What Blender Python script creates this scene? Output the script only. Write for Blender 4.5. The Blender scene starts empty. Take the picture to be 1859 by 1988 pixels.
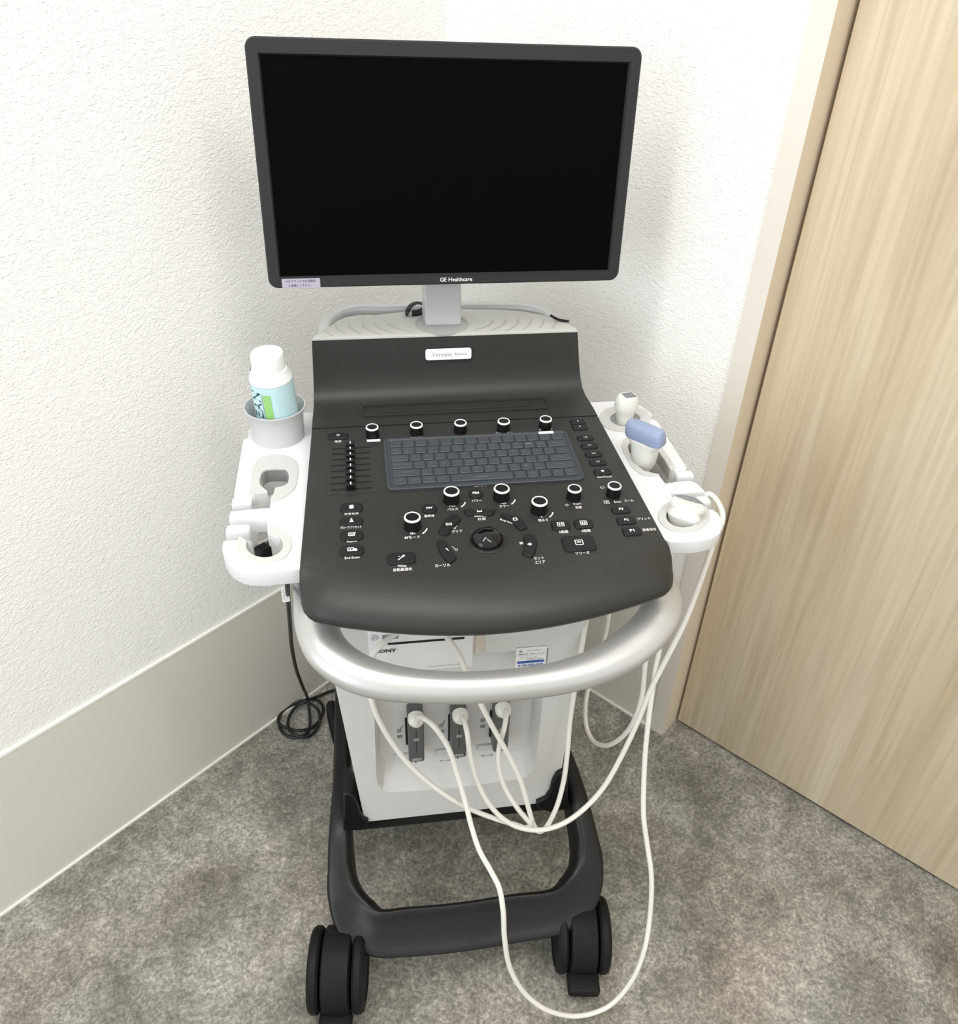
import bpy, bmesh, math, random
from mathutils import Vector, Matrix
from math import sin, cos, pi, radians as rad, sqrt
random.seed(7)
scn = bpy.context.scene
COL = scn.collection
# ---------------------------------------------------------------- camera, light, exposure
# world axes = the machine's own axes: +X to its right, +Y to its back, +Z up, metres
CAM = Vector((-.134, -.70, 1.5)); F = 1590.; PX, PY = 929.5, 994.
PITCH, ROLL, YAW = rad(35.79), rad(-1.847), rad(-41.278)
def cam_axes():
    f = Vector((sin(YAW)*cos(PITCH), cos(YAW)*cos(PITCH), -sin(PITCH)))
    r = Vector((cos(YAW), -sin(YAW), 0)); d = f.cross(r)
    c, s = cos(ROLL), sin(ROLL)
    th = rad(50.3)
    B = Matrix(((cos(th), sin(th), 0), (-sin(th), cos(th), 0), (0, 0, 1)))
    return B@(c*r+s*d), B@(-s*r+c*d), B@f
CR, CD, CF = cam_axes()
cam = bpy.data.objects.new('camera', bpy.data.cameras.new('camera'))
COL.objects.link(cam); scn.camera = cam
cam.data.sensor_fit = 'HORIZONTAL'; cam.data.sensor_width = 36; cam.data.lens = F/1859*36
cam.data.clip_start = .02; cam.data.clip_end = 50
mw = Matrix((CR, -CD, -CF)).transposed().to_4x4(); mw.translation = CAM; cam.matrix_world = mw

w = bpy.data.worlds.new('world'); scn.world = w; w.use_nodes = True
bg = w.node_tree.nodes['Background']; bg.inputs[1].default_value = .79
_n = w.node_tree; _tc = _n.nodes.new('ShaderNodeTexCoord'); _sx = _n.nodes.new('ShaderNodeSeparateXYZ'); _r = _n.nodes.new('ShaderNodeValToRGB'); _m = _n.nodes.new('ShaderNodeMapRange')
_n.links.new(_tc.outputs['Generated'], _sx.inputs[0]); _m.inputs['From Min'].default_value = -1; _n.links.new(_sx.outputs[2], _m.inputs[0]); _n.links.new(_m.outputs[0], _r.inputs[0]); _n.links.new(_r.outputs[0], bg.inputs[0])
_e = _r.color_ramp.elements; _e[0].position = .25; _e[0].color = (.22, .21, .19, 1); _e[1].position = .8; _e[1].color = (1.05, 1.04, 1.0, 1)
_x = _e.new(.5); _x.color = (.90, .895, .875, 1)
def area(name, loc, target, size, size_y, power, col=(1, 1, 1)):
    l = bpy.data.lights.new(name, 'AREA'); l.shape = 'RECTANGLE'; l.size = size; l.size_y = size_y; l.energy = power; l.color = col
    o = bpy.data.objects.new(name, l); COL.objects.link(o); o.location = loc
    o.rotation_euler = (Vector(target)-Vector(loc)).to_track_quat('-Z', 'Y').to_euler(); return o
area('ceiling_light', (-.55, -.35, 2.42), (-.45, -.25, 0), .16, 1.2, 9, (1, .97, .92))
area('ceiling_light', (.35, -.75, 2.42), (.25, -.65, 0), .16, 1.2, 9, (1, .97, .92))
area('window_light', (-2.0, -1.5, 1.5), (0, .2, .8), 1.2, 1.3, 12, (.80, .90, 1))
scn.view_settings.view_transform = 'Standard'; scn.view_settings.look = 'None'
scn.view_settings.exposure = 0.50; scn.view_settings.gamma = 1; scn.view_settings.use_curve_mapping = False

# ---------------------------------------------------------------- measuring: a sight line met with a real plane
def ray(px, py): return CR*((px-PX)/F)+CD*((py-PY)/F)+CF
def onz(px, py, z): d = ray(px, py); return CAM+d*((z-CAM.z)/d.z)
def ony(px, py, y): d = ray(px, py); return CAM+d*((y-CAM.y)/d.y)
def deckz(y): return .87+.04*y
def dk(px, py, h=0):
    d = ray(px, py); t = (.87+h+.04*CAM.y-CAM.z)/(d.z-.04*d.y); return CAM+d*t

# ---------------------------------------------------------------- materials
def mat(name, col, rough=.5, metal=0, spec=.5, bump=0, bscale=400, mott=0, mscale=60, alpha=1, trans=0, emit=None, coat=0):
    m = bpy.data.materials.new(name); m.use_nodes = True; nt = m.node_tree; p = nt.nodes['Principled BSDF']
    p.inputs['Base Color'].default_value = (*col, 1); p.inputs['Roughness'].default_value = rough
    p.inputs['Metallic'].default_value = metal; p.inputs['Specular IOR Level'].default_value = spec
    p.inputs['Alpha'].default_value = alpha; p.inputs['Transmission Weight'].default_value = trans
    p.inputs['Coat Weight'].default_value = coat
    tc = nt.nodes.new('ShaderNodeTexCoord')
    n = nt.nodes.new('ShaderNodeTexNoise'); n.inputs['Scale'].default_value = mscale; n.inputs['Detail'].default_value = 4
    nt.links.new(tc.outputs['Object'], n.inputs['Vector'])
    mx = nt.nodes.new('ShaderNodeMix'); mx.data_type = 'RGBA'
    k = max(mott, .01)
    mx.inputs[6].default_value = (*[c*(1-k) for c in col], 1); mx.inputs[7].default_value = (*[min(1, c*(1+k)) for c in col], 1)
    nt.links.new(n.outputs['Fac'], mx.inputs[0]); nt.links.new(mx.outputs[2], p.inputs['Base Color'])
    if bump:
        b = nt.nodes.new('ShaderNodeBump'); b.inputs['Strength'].default_value = bump; b.inputs['Distance'].default_value = .001
        n2 = nt.nodes.new('ShaderNodeTexNoise'); n2.inputs['Scale'].default_value = bscale; n2.inputs['Detail'].default_value = 2
        nt.links.new(tc.outputs['Object'], n2.inputs['Vector']); nt.links.new(n2.outputs['Fac'], b.inputs['Height'])
        nt.links.new(b.outputs['Normal'], p.inputs['Normal'])
    return m
M = {}
M['deck'] = mat('matte_charcoal_plastic', (.027, .027, .0245), .40, spec=.34, bump=.15, bscale=1500, mott=.06, mscale=300)
M['bezel'] = mat('black_bezel_plastic', (.021, .022, .023), .5, spec=.35, bump=.12, bscale=1200)
M['screen'] = mat('dark_screen', (.0012, .0012, .0012), .40, spec=.04)
M['black'] = mat('black_plastic', (.006, .006, .006), .42, spec=.3)
M['slot'] = mat('black_slot', (.002, .002, .002), .6)
M['rubber'] = mat('black_rubber', (.0065, .0065, .0065), .6, spec=.25, bump=.1)
M['button'] = mat('button_rubber', (.011, .011, .0105), .5, spec=.3)
M['white'] = mat('white_plastic', (.74, .75, .765), .38, spec=.3)
M['whiteink'] = mat('white_print', (.88, .88, .86), .6)
M['cab'] = mat('cabinet_plastic', (.63, .625, .61), .45, mott=.02)
M['insert'] = mat('light_grey_plastic', (.56, .565, .56), .45)
M['cupgrey'] = mat('cup_grey_plastic', (.56, .57, .585), .45)
M['top'] = mat('pale_grey_top_plastic', (.55, .55, .53), .5)
M['toprib'] = mat('top_rib_grey', (.42, .42, .41), .5)
M['silver'] = mat('silver_paint', (.53, .53, .52), .34, metal=.5, bump=.05, bscale=2500)
M['alu'] = mat('brushed_neck_metal', (.62, .63, .635), .40, metal=.25)
M['frame'] = mat('dark_satin_frame_paint', (.007, .007, .0066), .34, spec=.36, bump=.06, bscale=1500)
M['cable'] = mat('white_cable_sheath', (.80, .785, .73), .42)
M['cord'] = mat('black_cord_sheath', (.008, .008, .008), .45)
M['key'] = mat('slate_key_film', (.050, .059, .069), .42, spec=.35, mott=.05, mscale=200)
M['keyb'] = mat('slate_film', (.043, .051, .061), .42, spec=.35, mott=.08, mscale=200)
M['keyink'] = mat('faint_key_print', (.16, .18, .20), .5)
M['ball'] = mat('glossy_black_ball', (.003, .003, .003), .08, spec=.45)
M['probe'] = mat('cream_white_probe_plastic', (.72, .72, .69), .35)
M['blue'] = mat('soft_blue_lens', (.27, .335, .49), .32)
M['lens'] = mat('grey_lens', (.20, .205, .215), .4)
M['port'] = mat('grey_connector_plastic', (.105, .105, .103), .45, mott=.08, mscale=90)
M['portl'] = mat('pale_connector_window', (.30, .30, .30), .4)
M['dkink'] = mat('dark_print', (.03, .03, .03), .6)
M['midink'] = mat('grey_print', (.32, .32, .33), .6)
M['blueink'] = mat('blue_print', (.04, .09, .36), .6)
M['paper'] = mat('white_sticker', (.80, .80, .80), .55)
M['lilac'] = mat('lilac_sticker', (.42, .38, .48), .5)
M['cap'] = mat('translucent_white_cap', (.86, .90, .90), .35)
M['green'] = mat('green_label_print', (.30, .62, .20), .5)
M['aqua'] = mat('pale_aqua_gel', (.50, .70, .74), .2, spec=.5, mott=.04, mscale=30)
M['navy'] = mat('dark_blue_lettering', (.012, .05, .09), .5)
M['tan'] = mat('cream_reflective_tab', (.62, .55, .47), .5)
M['outlet'] = mat('outlet_white', (.66, .65, .62), .4)
M['hook'] = mat('hook_grey', (.25, .25, .25), .5)

def wall_mat(name, col):
    m = bpy.data.materials.new(name); m.use_nodes = True; nt = m.node_tree; p = nt.nodes['Principled BSDF']
    p.inputs['Roughness'].default_value = .75; p.inputs['Specular IOR Level'].default_value = .25
    tc = nt.nodes.new('ShaderNodeTexCoord')
    mp = nt.nodes.new('ShaderNodeMapping'); mp.inputs['Scale'].default_value = (1, 1, 1.5)
    nt.links.new(tc.outputs['Object'], mp.inputs[0])
    n = nt.nodes.new('ShaderNodeTexNoise'); n.inputs['Scale'].default_value = 120; n.inputs['Detail'].default_value = 2.5; n.inputs['Distortion'].default_value = 1.2
    n.inputs['Roughness'].default_value = .55
    nt.links.new(mp.outputs[0], n.inputs['Vector'])
    b = nt.nodes.new('ShaderNodeBump'); b.inputs['Strength'].default_value = .72; b.inputs['Distance'].default_value = .0028
    nt.links.new(n.outputs['Fac'], b.inputs['Height']); nt.links.new(b.outputs['Normal'], p.inputs['Normal'])
    p.inputs['Base Color'].default_value = (*col, 1)
    return m
M['wall'] = wall_mat('embossed_white_wallpaper', (.92, .918, .895))
M['base'] = mat('warm_grey_skirting', (.70, .68, .62), .42, mott=.03, mscale=5)
M['line'] = mat('pale_sealant', (.86, .85, .79), .5)
M['jamb'] = mat('cream_door_frame_face', (.74, .70, .63), .45)
M['jamb2'] = mat('beige_door_frame_return', (.74, .64, .51), .45)
M['gap'] = mat('dark_gap', (.10, .08, .06), .7)
def floor_mat():
    m = bpy.data.materials.new('mottled_grey_vinyl'); m.use_nodes = True; nt = m.node_tree; p = nt.nodes['Principled BSDF']
    p.inputs['Roughness'].default_value = .5; p.inputs['Specular IOR Level'].default_value = .35
    tc = nt.nodes.new('ShaderNodeTexCoord')
    def noise(s, d, r, dist=0):
        n = nt.nodes.new('ShaderNodeTexNoise'); n.inputs['Scale'].default_value = s; n.inputs['Detail'].default_value = d
        n.inputs['Roughness'].default_value = r; n.inputs['Distortion'].default_value = dist
        nt.links.new(tc.outputs['Object'], n.inputs['Vector']); return n
    def ramp(n, stops):
        r = nt.nodes.new('ShaderNodeValToRGB'); e = r.color_ramp.elements
        e[0].position, e[0].color = stops[0][0], (*stops[0][1], 1); e[1].position, e[1].color = stops[-1][0], (*stops[-1][1], 1)
        for q, c in stops[1:-1]: x = e.new(q); x.color = (*c, 1)
        nt.links.new(n.outputs['Fac'], r.inputs[0]); return r
    def mix(a, b, f, mode='MULTIPLY'):
        x = nt.nodes.new('ShaderNodeMix'); x.data_type = 'RGBA'; x.blend_type = mode; x.inputs[0].default_value = f
        nt.links.new(a, x.inputs[6]); nt.links.new(b, x.inputs[7]); return x.outputs[2]
    a = ramp(noise(5.5, 6, .6, .3), [(.36, (.175, .168, .142)), (.5, (.255, .248, .216)), (.64, (.345, .338, .305))])
    b = ramp(noise(38, 8, .72, .4), [(.36, (.70, .70, .70)), (.5, (.98, .98, .98)), (.64, (1.34, 1.34, 1.32))])
    c = ramp(noise(150, 5, .75, .6), [(.36, (.50, .50, .50)), (.50, (.97, .97, .97)), (.64, (1.75, 1.75, 1.7))])
    d = ramp(noise(3.1, 2, .5), [(.48, (1, 1, 1)), (.72, (1.03, .95, .93))])
    o = mix(mix(mix(a.outputs[0], b.outputs[0], .85), c.outputs[0], .8), d.outputs[0], 1)
    nt.links.new(o, p.inputs['Base Color'])
    bm = nt.nodes.new('ShaderNodeBump'); bm.inputs['Strength'].default_value = .15; bm.inputs['Distance'].default_value = .001
    nt.links.new(noise(140, 4, .6).outputs['Fac'], bm.inputs['Height']); nt.links.new(bm.outputs['Normal'], p.inputs['Normal'])
    return m
M['floor'] = floor_mat()
def wood_mat():
    m = bpy.data.materials.new('pale_oak_laminate'); m.use_nodes = True; nt = m.node_tree; p = nt.nodes['Principled BSDF']
    p.inputs['Roughness'].default_value = .5; p.inputs['Specular IOR Level'].default_value = .3
    tc = nt.nodes.new('ShaderNodeTexCoord')
    def noise(sc, s, d, dist):
        mp = nt.nodes.new('ShaderNodeMapping'); mp.inputs['Scale'].default_value = sc; nt.links.new(tc.outputs['Object'], mp.inputs[0])
        n = nt.nodes.new('ShaderNodeTexNoise'); n.inputs['Scale'].default_value = s; n.inputs['Detail'].default_value = d; n.inputs['Distortion'].default_value = dist
        nt.links.new(mp.outputs[0], n.inputs['Vector']); return n
    def ramp(n, stops):
        r = nt.nodes.new('ShaderNodeValToRGB'); e = r.color_ramp.elements
        e[0].position, e[0].color = stops[0][0], (*stops[0][1], 1); e[1].position, e[1].color = stops[-1][0], (*stops[-1][1], 1)
        nt.links.new(n.outputs['Fac'], r.inputs[0]); return r
    a = ramp(noise((1, 1, .10), 8, 5, 1.1), [(.30, (.56, .46, .315)), (.70, (.70, .61, .465))])
    b = ramp(noise((1, 1, .03), 110, 4, .3), [(.32, (.84, .82, .79)), (.62, (1.04, 1.04, 1.04))])
    x = nt.nodes.new('ShaderNodeMix'); x.data_type = 'RGBA'; x.blend_type = 'MULTIPLY'; x.inputs[0].default_value = .75
    nt.links.new(a.outputs[0], x.inputs[6]); nt.links.new(b.outputs[0], x.inputs[7]); nt.links.new(x.outputs[2], p.inputs['Base Color'])
    return m
M['wood'] = wood_mat()

# ---------------------------------------------------------------- mesh helpers
class MB:
    def __init__(s): s.v = []; s.f = []; s.m = []
    def add(s, vs, fs, mi=0, T=None):
        o = len(s.v); s.v += [tuple((T@Vector(v)) if T else v) for v in vs]
        s.f += [tuple(i+o for i in f) for f in fs]; s.m += [mi]*len(fs); return s
    def box(s, c, d, mi=0, T=None, bev=0):
        bm = bmesh.new(); bmesh.ops.create_cube(bm, size=1)
        bmesh.ops.scale(bm, vec=d, verts=bm.verts)
        if bev: bmesh.ops.bevel(bm, geom=bm.edges[:], offset=bev, segments=3, affect='EDGES', profile=.5)
        bmesh.ops.translate(bm, vec=c, verts=bm.verts); return s.bm(bm, mi, T)
    def bm(s, bm, mi=0, T=None):
        bm.verts.index_update(); s.add([v.co.copy() for v in bm.verts], [[v.index for v in f.verts] for f in bm.faces], mi, T); bm.free(); return s
    def lathe(s, prof, seg=32, mi=0, T=None, cap=True, mis=None):
        vs = []; fs = []
        for r, z in prof: vs += [(r*cos(2*pi*i/seg), r*sin(2*pi*i/seg), z) for i in range(seg)]
        for j in range(len(prof)-1):
            ff = [(j*seg+i, j*seg+(i+1) % seg, (j+1)*seg+(i+1) % seg, (j+1)*seg+i) for i in range(seg)]
            if mis: s.add(vs[j*seg:(j+2)*seg], [tuple(a-j*seg for a in f) for f in ff], mis[j], T)
            else: fs += ff
        if cap and not mis: fs += [tuple(reversed(range(seg))), tuple(range((len(prof)-1)*seg, len(prof)*seg))]
        if not mis: s.add(vs, fs, mi, T)
        return s
    def loft(s, rings, mi=0, T=None, closed=True, caps=True):
        n = len(rings[0]); vs = [v for r in rings for v in r]; fs = []
        for j in range(len(rings)-1):
            for i in range(n if closed else n-1): fs.append((j*n+i, j*n+(i+1) % n, (j+1)*n+(i+1) % n, (j+1)*n+i))
        if caps and closed: fs += [tuple(reversed(range(n))), tuple(range((len(rings)-1)*n, len(rings)*n))]
        return s.add(vs, fs, mi, T)
    def tube(s, pts, r, seg=12, mi=0, up=(0, 0, 1), caps=True):
        """pts: list of points; r: radius, or list of (a, b) half axes (a along binormal, b along 'up')"""
        pts = [Vector(p) for p in pts]; n = len(pts); rings = []; N = None
        for i, p in enumerate(pts):
            t = (pts[min(i+1, n-1)]-pts[max(i-1, 0)]).normalized()
            if N is None:
                u = Vector(up); N = (u-t*u.dot(t)).normalized() if abs(u.dot(t)) < .98 else t.orthogonal().normalized()
            else: N = (N-t*N.dot(t)).normalized()
            Bn = t.cross(N); rr = r[i] if isinstance(r, (list, tuple)) else r
            a, b = rr if isinstance(rr, (list, tuple)) else (rr, rr)
            rings.append([p+Bn*(a*cos(2*pi*k/seg))+N*(b*sin(2*pi*k/seg)) for k in range(seg)])
        return s.loft(rings, mi, caps=caps)
    def mesh(s, me, mi=0, T=None):
        return s.add([v.co.copy() for v in me.vertices], [tuple(p.vertices) for p in me.polygons], mi, T)
    def text(s, txt, T, width=None, height=None, mi=0, bold=0):
        me = text_mesh(txt, bold); xs = [v.co.x for v in me.vertices]; ys = [v.co.y for v in me.vertices]
        if not xs: return s
        w0, h0 = max(xs)-min(xs), max(ys)-min(ys); sx = (width/w0) if width else height/h0; sy = (height/h0) if height else sx
        cx, cy = (max(xs)+min(xs))/2, (max(ys)+min(ys))/2
        return s.mesh(me, mi, T@Matrix.Diagonal((sx, sy, 1, 1))@Matrix.Translation((-cx, -cy, 0)))
    def build(s, name, mats, parent=None, smooth=35):
        me = bpy.data.meshes.new(name); me.from_pydata(s.v, [], s.f)
        if not isinstance(mats, (list, tuple)): mats = [mats]
        for m in mats: me.materials.append(M[m])
        me.polygons.foreach_set('material_index', s.m); me.update()
        bm = bmesh.new(); bm.from_mesh(me); bmesh.ops.recalc_face_normals(bm, faces=bm.faces); bm.to_mesh(me); bm.free()
        if smooth: me.shade_smooth(); me.set_sharp_from_angle(angle=rad(smooth))
        o = bpy.data.objects.new(name, me); COL.objects.link(o)
        if parent: o.parent = parent
        return o
_tc = {}
def text_mesh(txt, bold=0):
    k = (txt, bold)
    if k in _tc: return _tc[k]
    c = bpy.data.curves.new('t', 'FONT'); c.body = txt; c.size = 1; c.resolution_u = 2; c.extrude = .0; c.offset = bold
    o = bpy.data.objects.new('t', c); COL.objects.link(o)
    dg = bpy.context.evaluated_depsgraph_get(); me = bpy.data.meshes.new_from_object(o.evaluated_get(dg))
    bpy.data.objects.remove(o); _tc[k] = me; return me
def plate_mesh(loops, thick, bevel=0):
    """filled 2-D outline with holes in XY, extruded down from z=0 to -thick"""
    c = bpy.data.curves.new('p', 'CURVE'); c.dimensions = '2D'; c.fill_mode = 'BOTH'
    for lp in loops:
        sp = c.splines.new('POLY'); sp.points.add(len(lp)-1); sp.use_cyclic_u = True
        for q, p in zip(sp.points, lp): q.co = (p[0], p[1], 0, 1)
    c.extrude = thick/2-bevel; c.bevel_depth = bevel; c.bevel_resolution = 2; c.offset = -bevel
    o = bpy.data.objects.new('p', c); COL.objects.link(o)
    dg = bpy.context.evaluated_depsgraph_get(); me = bpy.data.meshes.new_from_object(o.evaluated_get(dg))
    bpy.data.objects.remove(o)
    for v in me.vertices: v.co.z -= thick/2
    return me
def frame_at(p, x, y): # matrix with local X, Y axes at p
    x = Vector(x).normalized(); y = Vector(y); y = (y-x*y.dot(x)).normalized(); z = x.cross(y)
    m = Matrix((x, y, z)).transposed().to_4x4(); m.translation = Vector(p); return m
def spline(pts, n=10):
    pts = [Vector(p) for p in pts]; P = [2*pts[0]-pts[1]]+pts+[2*pts[-1]-pts[-2]]; out = []
    for i in range(1, len(P)-2):
        a, b, c, d = P[i-1:i+3]
        t1 = max((b-a).length**.5, 1e-4); t2 = max((c-b).length**.5, 1e-4); t3 = max((d-c).length**.5, 1e-4)
        m1 = ((b-a)/t1-(c-a)/(t1+t2)+(c-b)/t2)*t2; m2 = ((c-b)/t2-(d-b)/(t2+t3)+(d-c)/t3)*t2
        for k in range(n):
            t = k/n; out.append(b*(2*t**3-3*t*t+1)+m1*(t**3-2*t*t+t)+c*(-2*t**3+3*t*t)+m2*(t**3-t*t))
    out.append(pts[-1]); return out
def rrect(w_, h_, r, n=6, cx=0, cy=0):
    o = []
    for sx, sy, a0 in ((1, 1, 0), (-1, 1, 90), (-1, -1, 180), (1, -1, 270)):
        for k in range(n+1):
            a = rad(a0+90*k/n); o.append((cx+sx*(w_/2-r)+r*cos(a), cy+sy*(h_/2-r)+r*sin(a)))
    return o
def ell(cx, cy, rx, ry, a0=0, a1=360, n=32):
    return [(cx+rx*cos(rad(a0+(a1-a0)*k/n)), cy+ry*sin(rad(a0+(a1-a0)*k/n))) for k in range(n+(0 if abs(a1-a0) == 360 else 1))]
def inset_poly(pts, d):
    n = len(pts); A = sum(pts[i][0]*pts[(i+1) % n][1]-pts[(i+1) % n][0]*pts[i][1] for i in range(n)); sgn = 1 if A > 0 else -1; out = []
    for i in range(n):
        a, b, c = Vector(pts[i-1][:2]), Vector(pts[i][:2]), Vector(pts[(i+1) % n][:2])
        e1 = (b-a).normalized(); e2 = (c-b).normalized(); n1 = Vector((-e1.y, e1.x))*sgn; n2 = Vector((-e2.y, e2.x))*sgn
        m = (n1+n2); m = m/max(m.length_squared, .6)*2 if m.length > 1e-6 else n1
        out.append(tuple(b+m*d*.5*2/2 if False else b+m*d)) if True else None
    return out
def smooth_poly(pts, it=2):
    for _ in range(it):
        q = []
        for i in range(len(pts)):
            a, b = pts[i], pts[(i+1) % len(pts)]
            q += [(a[0]*.75+b[0]*.25, a[1]*.75+b[1]*.25), (a[0]*.25+b[0]*.75, a[1]*.25+b[1]*.75)]
        pts = q
    return pts
def empty(name, loc, label=None, cat=None, group=None):
    o = bpy.data.objects.new(name, None); COL.objects.link(o); o.location = loc; o.empty_display_size = .05
    return tag(o, label, cat, group)
def tag(o, label=None, cat=None, group=None, kind=None):
    if label: o['label'] = label
    if cat: o['category'] = cat
    if group: o['group'] = group
    if kind: o['kind'] = kind
    return o
def adopt(root, objs):
    """parent parts built in world coordinates to a root standing elsewhere"""
    for o in objs: o.parent = root; o.matrix_parent_inverse = Matrix.Translation(-root.location)

# ---------------------------------------------------------------- the room
corner = Vector((.044, .969, 0)); Ldir = Vector((-.759, -.651, 0)).normalized(); Rdir = Vector((.6540, -.7565, 0)).normalized()
Lin = Vector((Ldir.y, -Ldir.x, 0)); Lin = Lin if Lin.dot(Vector((0, -1, 0))) > 0 else -Lin      # into the room
Rin = Vector((Rdir.y, -Rdir.x, 0)); Rin = Rin if Rin.dot(Vector((0, -1, 0))) > 0 else -Rin
def slab(name, m, start, d, inn, s0, s1, z0, z1, t0, t1, bev=0):
    """box running s0..s1 along d, t0..t1 along inn, z0..z1"""
    T = frame_at(start, d, inn); flip = T.to_3x3().col[2].z
    c = ((s0+s1)/2, (t0+t1)/2, (z0+z1)/2*flip)
    o = MB().box(c, (abs(s1-s0), abs(t1-t0), abs(z1-z0)), 0, T, bev)
    return o
fl = MB().box((0, -.4, -.05), (7, 6, .1)).build('floor', 'floor'); tag(fl, kind='structure')
HT = 2.45
tag(slab('wall', 'wall', corner, Ldir, Lin, -.12, 3.2, 0, HT, -.12, 0).build('wall_left', 'wall'), kind='structure')
SJ = (onz(1251, 1422, 0)-corner).dot(Rdir)       # where the door frame begins
SE = (onz(1273, 1440, 0)-corner).dot(Rdir)
tag(slab('wall', 'wall', corner, Rdir, Rin, 0, SJ, 0, HT, -.12, 0).build('wall_right', 'wall'), kind='structure')
bh = .350
tag(slab('b', '', corner, Ldir, Lin, .003, 3.2, .003, bh, 0, .004).build('baseboard_left', 'base'), kind='structure')
tag(slab('b', '', corner, Rdir, Rin, .003, SJ, .003, bh, 0, .004).build('baseboard_right', 'base'), kind='structure')
tag(slab('b', '', corner, Ldir, Lin, .004, 3.2, bh, bh+.005, 0, .005).build('trim_1', 'line'), kind='structure')
tag(slab('b', '', corner, Ldir, Lin, .004, 3.2, 0, .005, 0, .0075).build('trim_2', 'line'), kind='structure')
tag(slab('b', '', corner, Rdir, Rin, .004, SJ, bh, bh+.005, 0, .005).build('trim_3', 'line'), kind='structure')
tag(slab('b', '', corner, Rdir, Rin, .004, SJ, 0, .005, 0, .0075).build('trim_4', 'line'), kind='structure')
# door frame and door leaf
DT = -.052; SD = (onz(1302, 1407, 0)-corner).dot(Rdir)
jm = MB(); T = frame_at(corner, Rdir, Rin); fz = T.to_3x3().col[2].z
jm.box(((SJ+SE)/2, -.035, fz*HT/2), (SE-SJ, .082, HT), 0, T)
jm.m = [1 if (T.to_3x3().transposed()@((Vector(jm.v[f[1]])-Vector(jm.v[f[0]])).cross(Vector(jm.v[f[2]])-Vector(jm.v[f[1]])))).normalized().x*1 > .9 or
        (T.to_3x3().transposed()@((Vector(jm.v[f[1]])-Vector(jm.v[f[0]])).cross(Vector(jm.v[f[2]])-Vector(jm.v[f[1]])))).normalized().x < -.9 else 0 for f in jm.f]
tag(jm.build('trim_5', ['jamb', 'jamb2'], smooth=0), kind='structure')
tag(slab('d', '', corner, Rdir, Rin, SE+.006, SE+1.25, .008, HT, DT-.036, DT+.0, .002).build('door_1', 'wood'), kind='structure')
tag(slab('d', '', corner, Rdir, Rin, SE, SE+1.3, 0, HT, DT-.10, DT-.04).build('wall_back', 'gap'), kind='structure')

# ================================================================ the ultrasound machine
MACH = empty('ultrasound_machine', (0, 0, 0), 'white, silver and black wheeled ultrasound machine with blank monitor standing in the room corner', 'medical machine')
def part(b, name, mats, smooth=35, parent=MACH): return b.build(name, mats, parent, smooth)

# ---- console deck
BACKY = .375
def outline(u):
    """front plan outline, u -1..1 from left side round the front to the right side"""
    f = lambda x: -.0285+.98*x*x-2*x**4
    return [(-.2245, .075), (-.2258, .054), (-.2235, .031), (-.214, .016)]+[(x/100, f(x/100)) for x in (-19.5, -16, -12, -8, -4, 0, 4, 8, 12, 16, 19.5)]+[(.2170, .015), (.2285, .030), (.2320, .054), (.2290, .075)]
OUT = spline([(x, y, 0) for x, y in outline(0)], 24)
L = [0]
for a, b in zip(OUT, OUT[1:]): L.append(L[-1]+(b-a).length)
def E(u):
    t = (u+1)/2*L[-1]
    for i in range(len(L)-1):
        if L[i+1] >= t: k = (t-L[i])/max(1e-9, L[i+1]-L[i]); return OUT[i].lerp(OUT[i+1], k)
    return OUT[-1]
NU = 60; us = [-1+2*i/NU for i in range(NU+1)]; Es = [E(u) for u in us]
def segdist(x, y):
    p = Vector((x, y, 0)); best = 9
    for i in range(24, len(OUT)-25):
        a, b = OUT[i], OUT[i+1]; ab = b-a; t = max(0, min(1, (p-a).dot(ab)/max(ab.length_squared, 1e-12))); best = min(best, (p-a-ab*t).length)
    return best
def deck_pt(x, y, hmul=1):
    d = segdist(x, y); D = .055; z = deckz(y)
    k = max(0, 1-d/D); a_ = min(1, max(0, (.085-y)/.06)); a_ = a_*a_*(3-2*a_); sx_ = min(1, max(0, (abs(x)-.12)/.09)); edge = a_*sx_+(1-sx_)
    return z-(.030*(1-sqrt(max(0, 1-k*k)))+.002*k)*edge
rows = []
for s in range(12): # straight part
    t = s/11; y = BACKY+(.075-BACKY)*t; rows.append([(u*(.217+(.0105 if u > 0 else .0075)*t), y, deckz(y)) for u in us])
R2 = 22
for s in range(1, R2+1):
    t = 1-(1-s/R2)**2
    r = []
    for u, e in zip(us, Es):
        a = Vector((u*(.2275 if u > 0 else .2245), .075, 0)); p = a.lerp(e, t); r.append((p.x, p.y, deck_pt(p.x, p.y)))
    rows.append(r)
last = rows[-1]
def tow(p, k, dz): c = Vector((0, .2)); return (p[0]+(c.x-p[0])*k, p[1]+(c.y-p[1])*k, p[2]-dz)
rows.append([tow(p, .006, .004) for p in last]); rows.append([tow(p, .03, .008) for p in last]); rows.append([tow(p, .25, .010) for p in last])
db = MB(); db.loft(rows, 0, closed=False, caps=False)
# side skirts and underside
for sgn, iu in ((-1, 0), (1, NU)):
    side = [rows[s][iu] for s in range(12)]
    db.loft([side, [(p[0]-sgn*.001, p[1], p[2]-.006) for p in side], [(p[0]-sgn*.004, p[1], p[2]-.022) for p in side]], 0, closed=False, caps=False)
db.add([(-.20, .47, .848), (.20, .47, .848), (.20, .06, .838), (-.20, .06, .838)], [(0, 1, 2, 3)], 0)
deck = part(db, 'control_deck', 'deck', 40)

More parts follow.
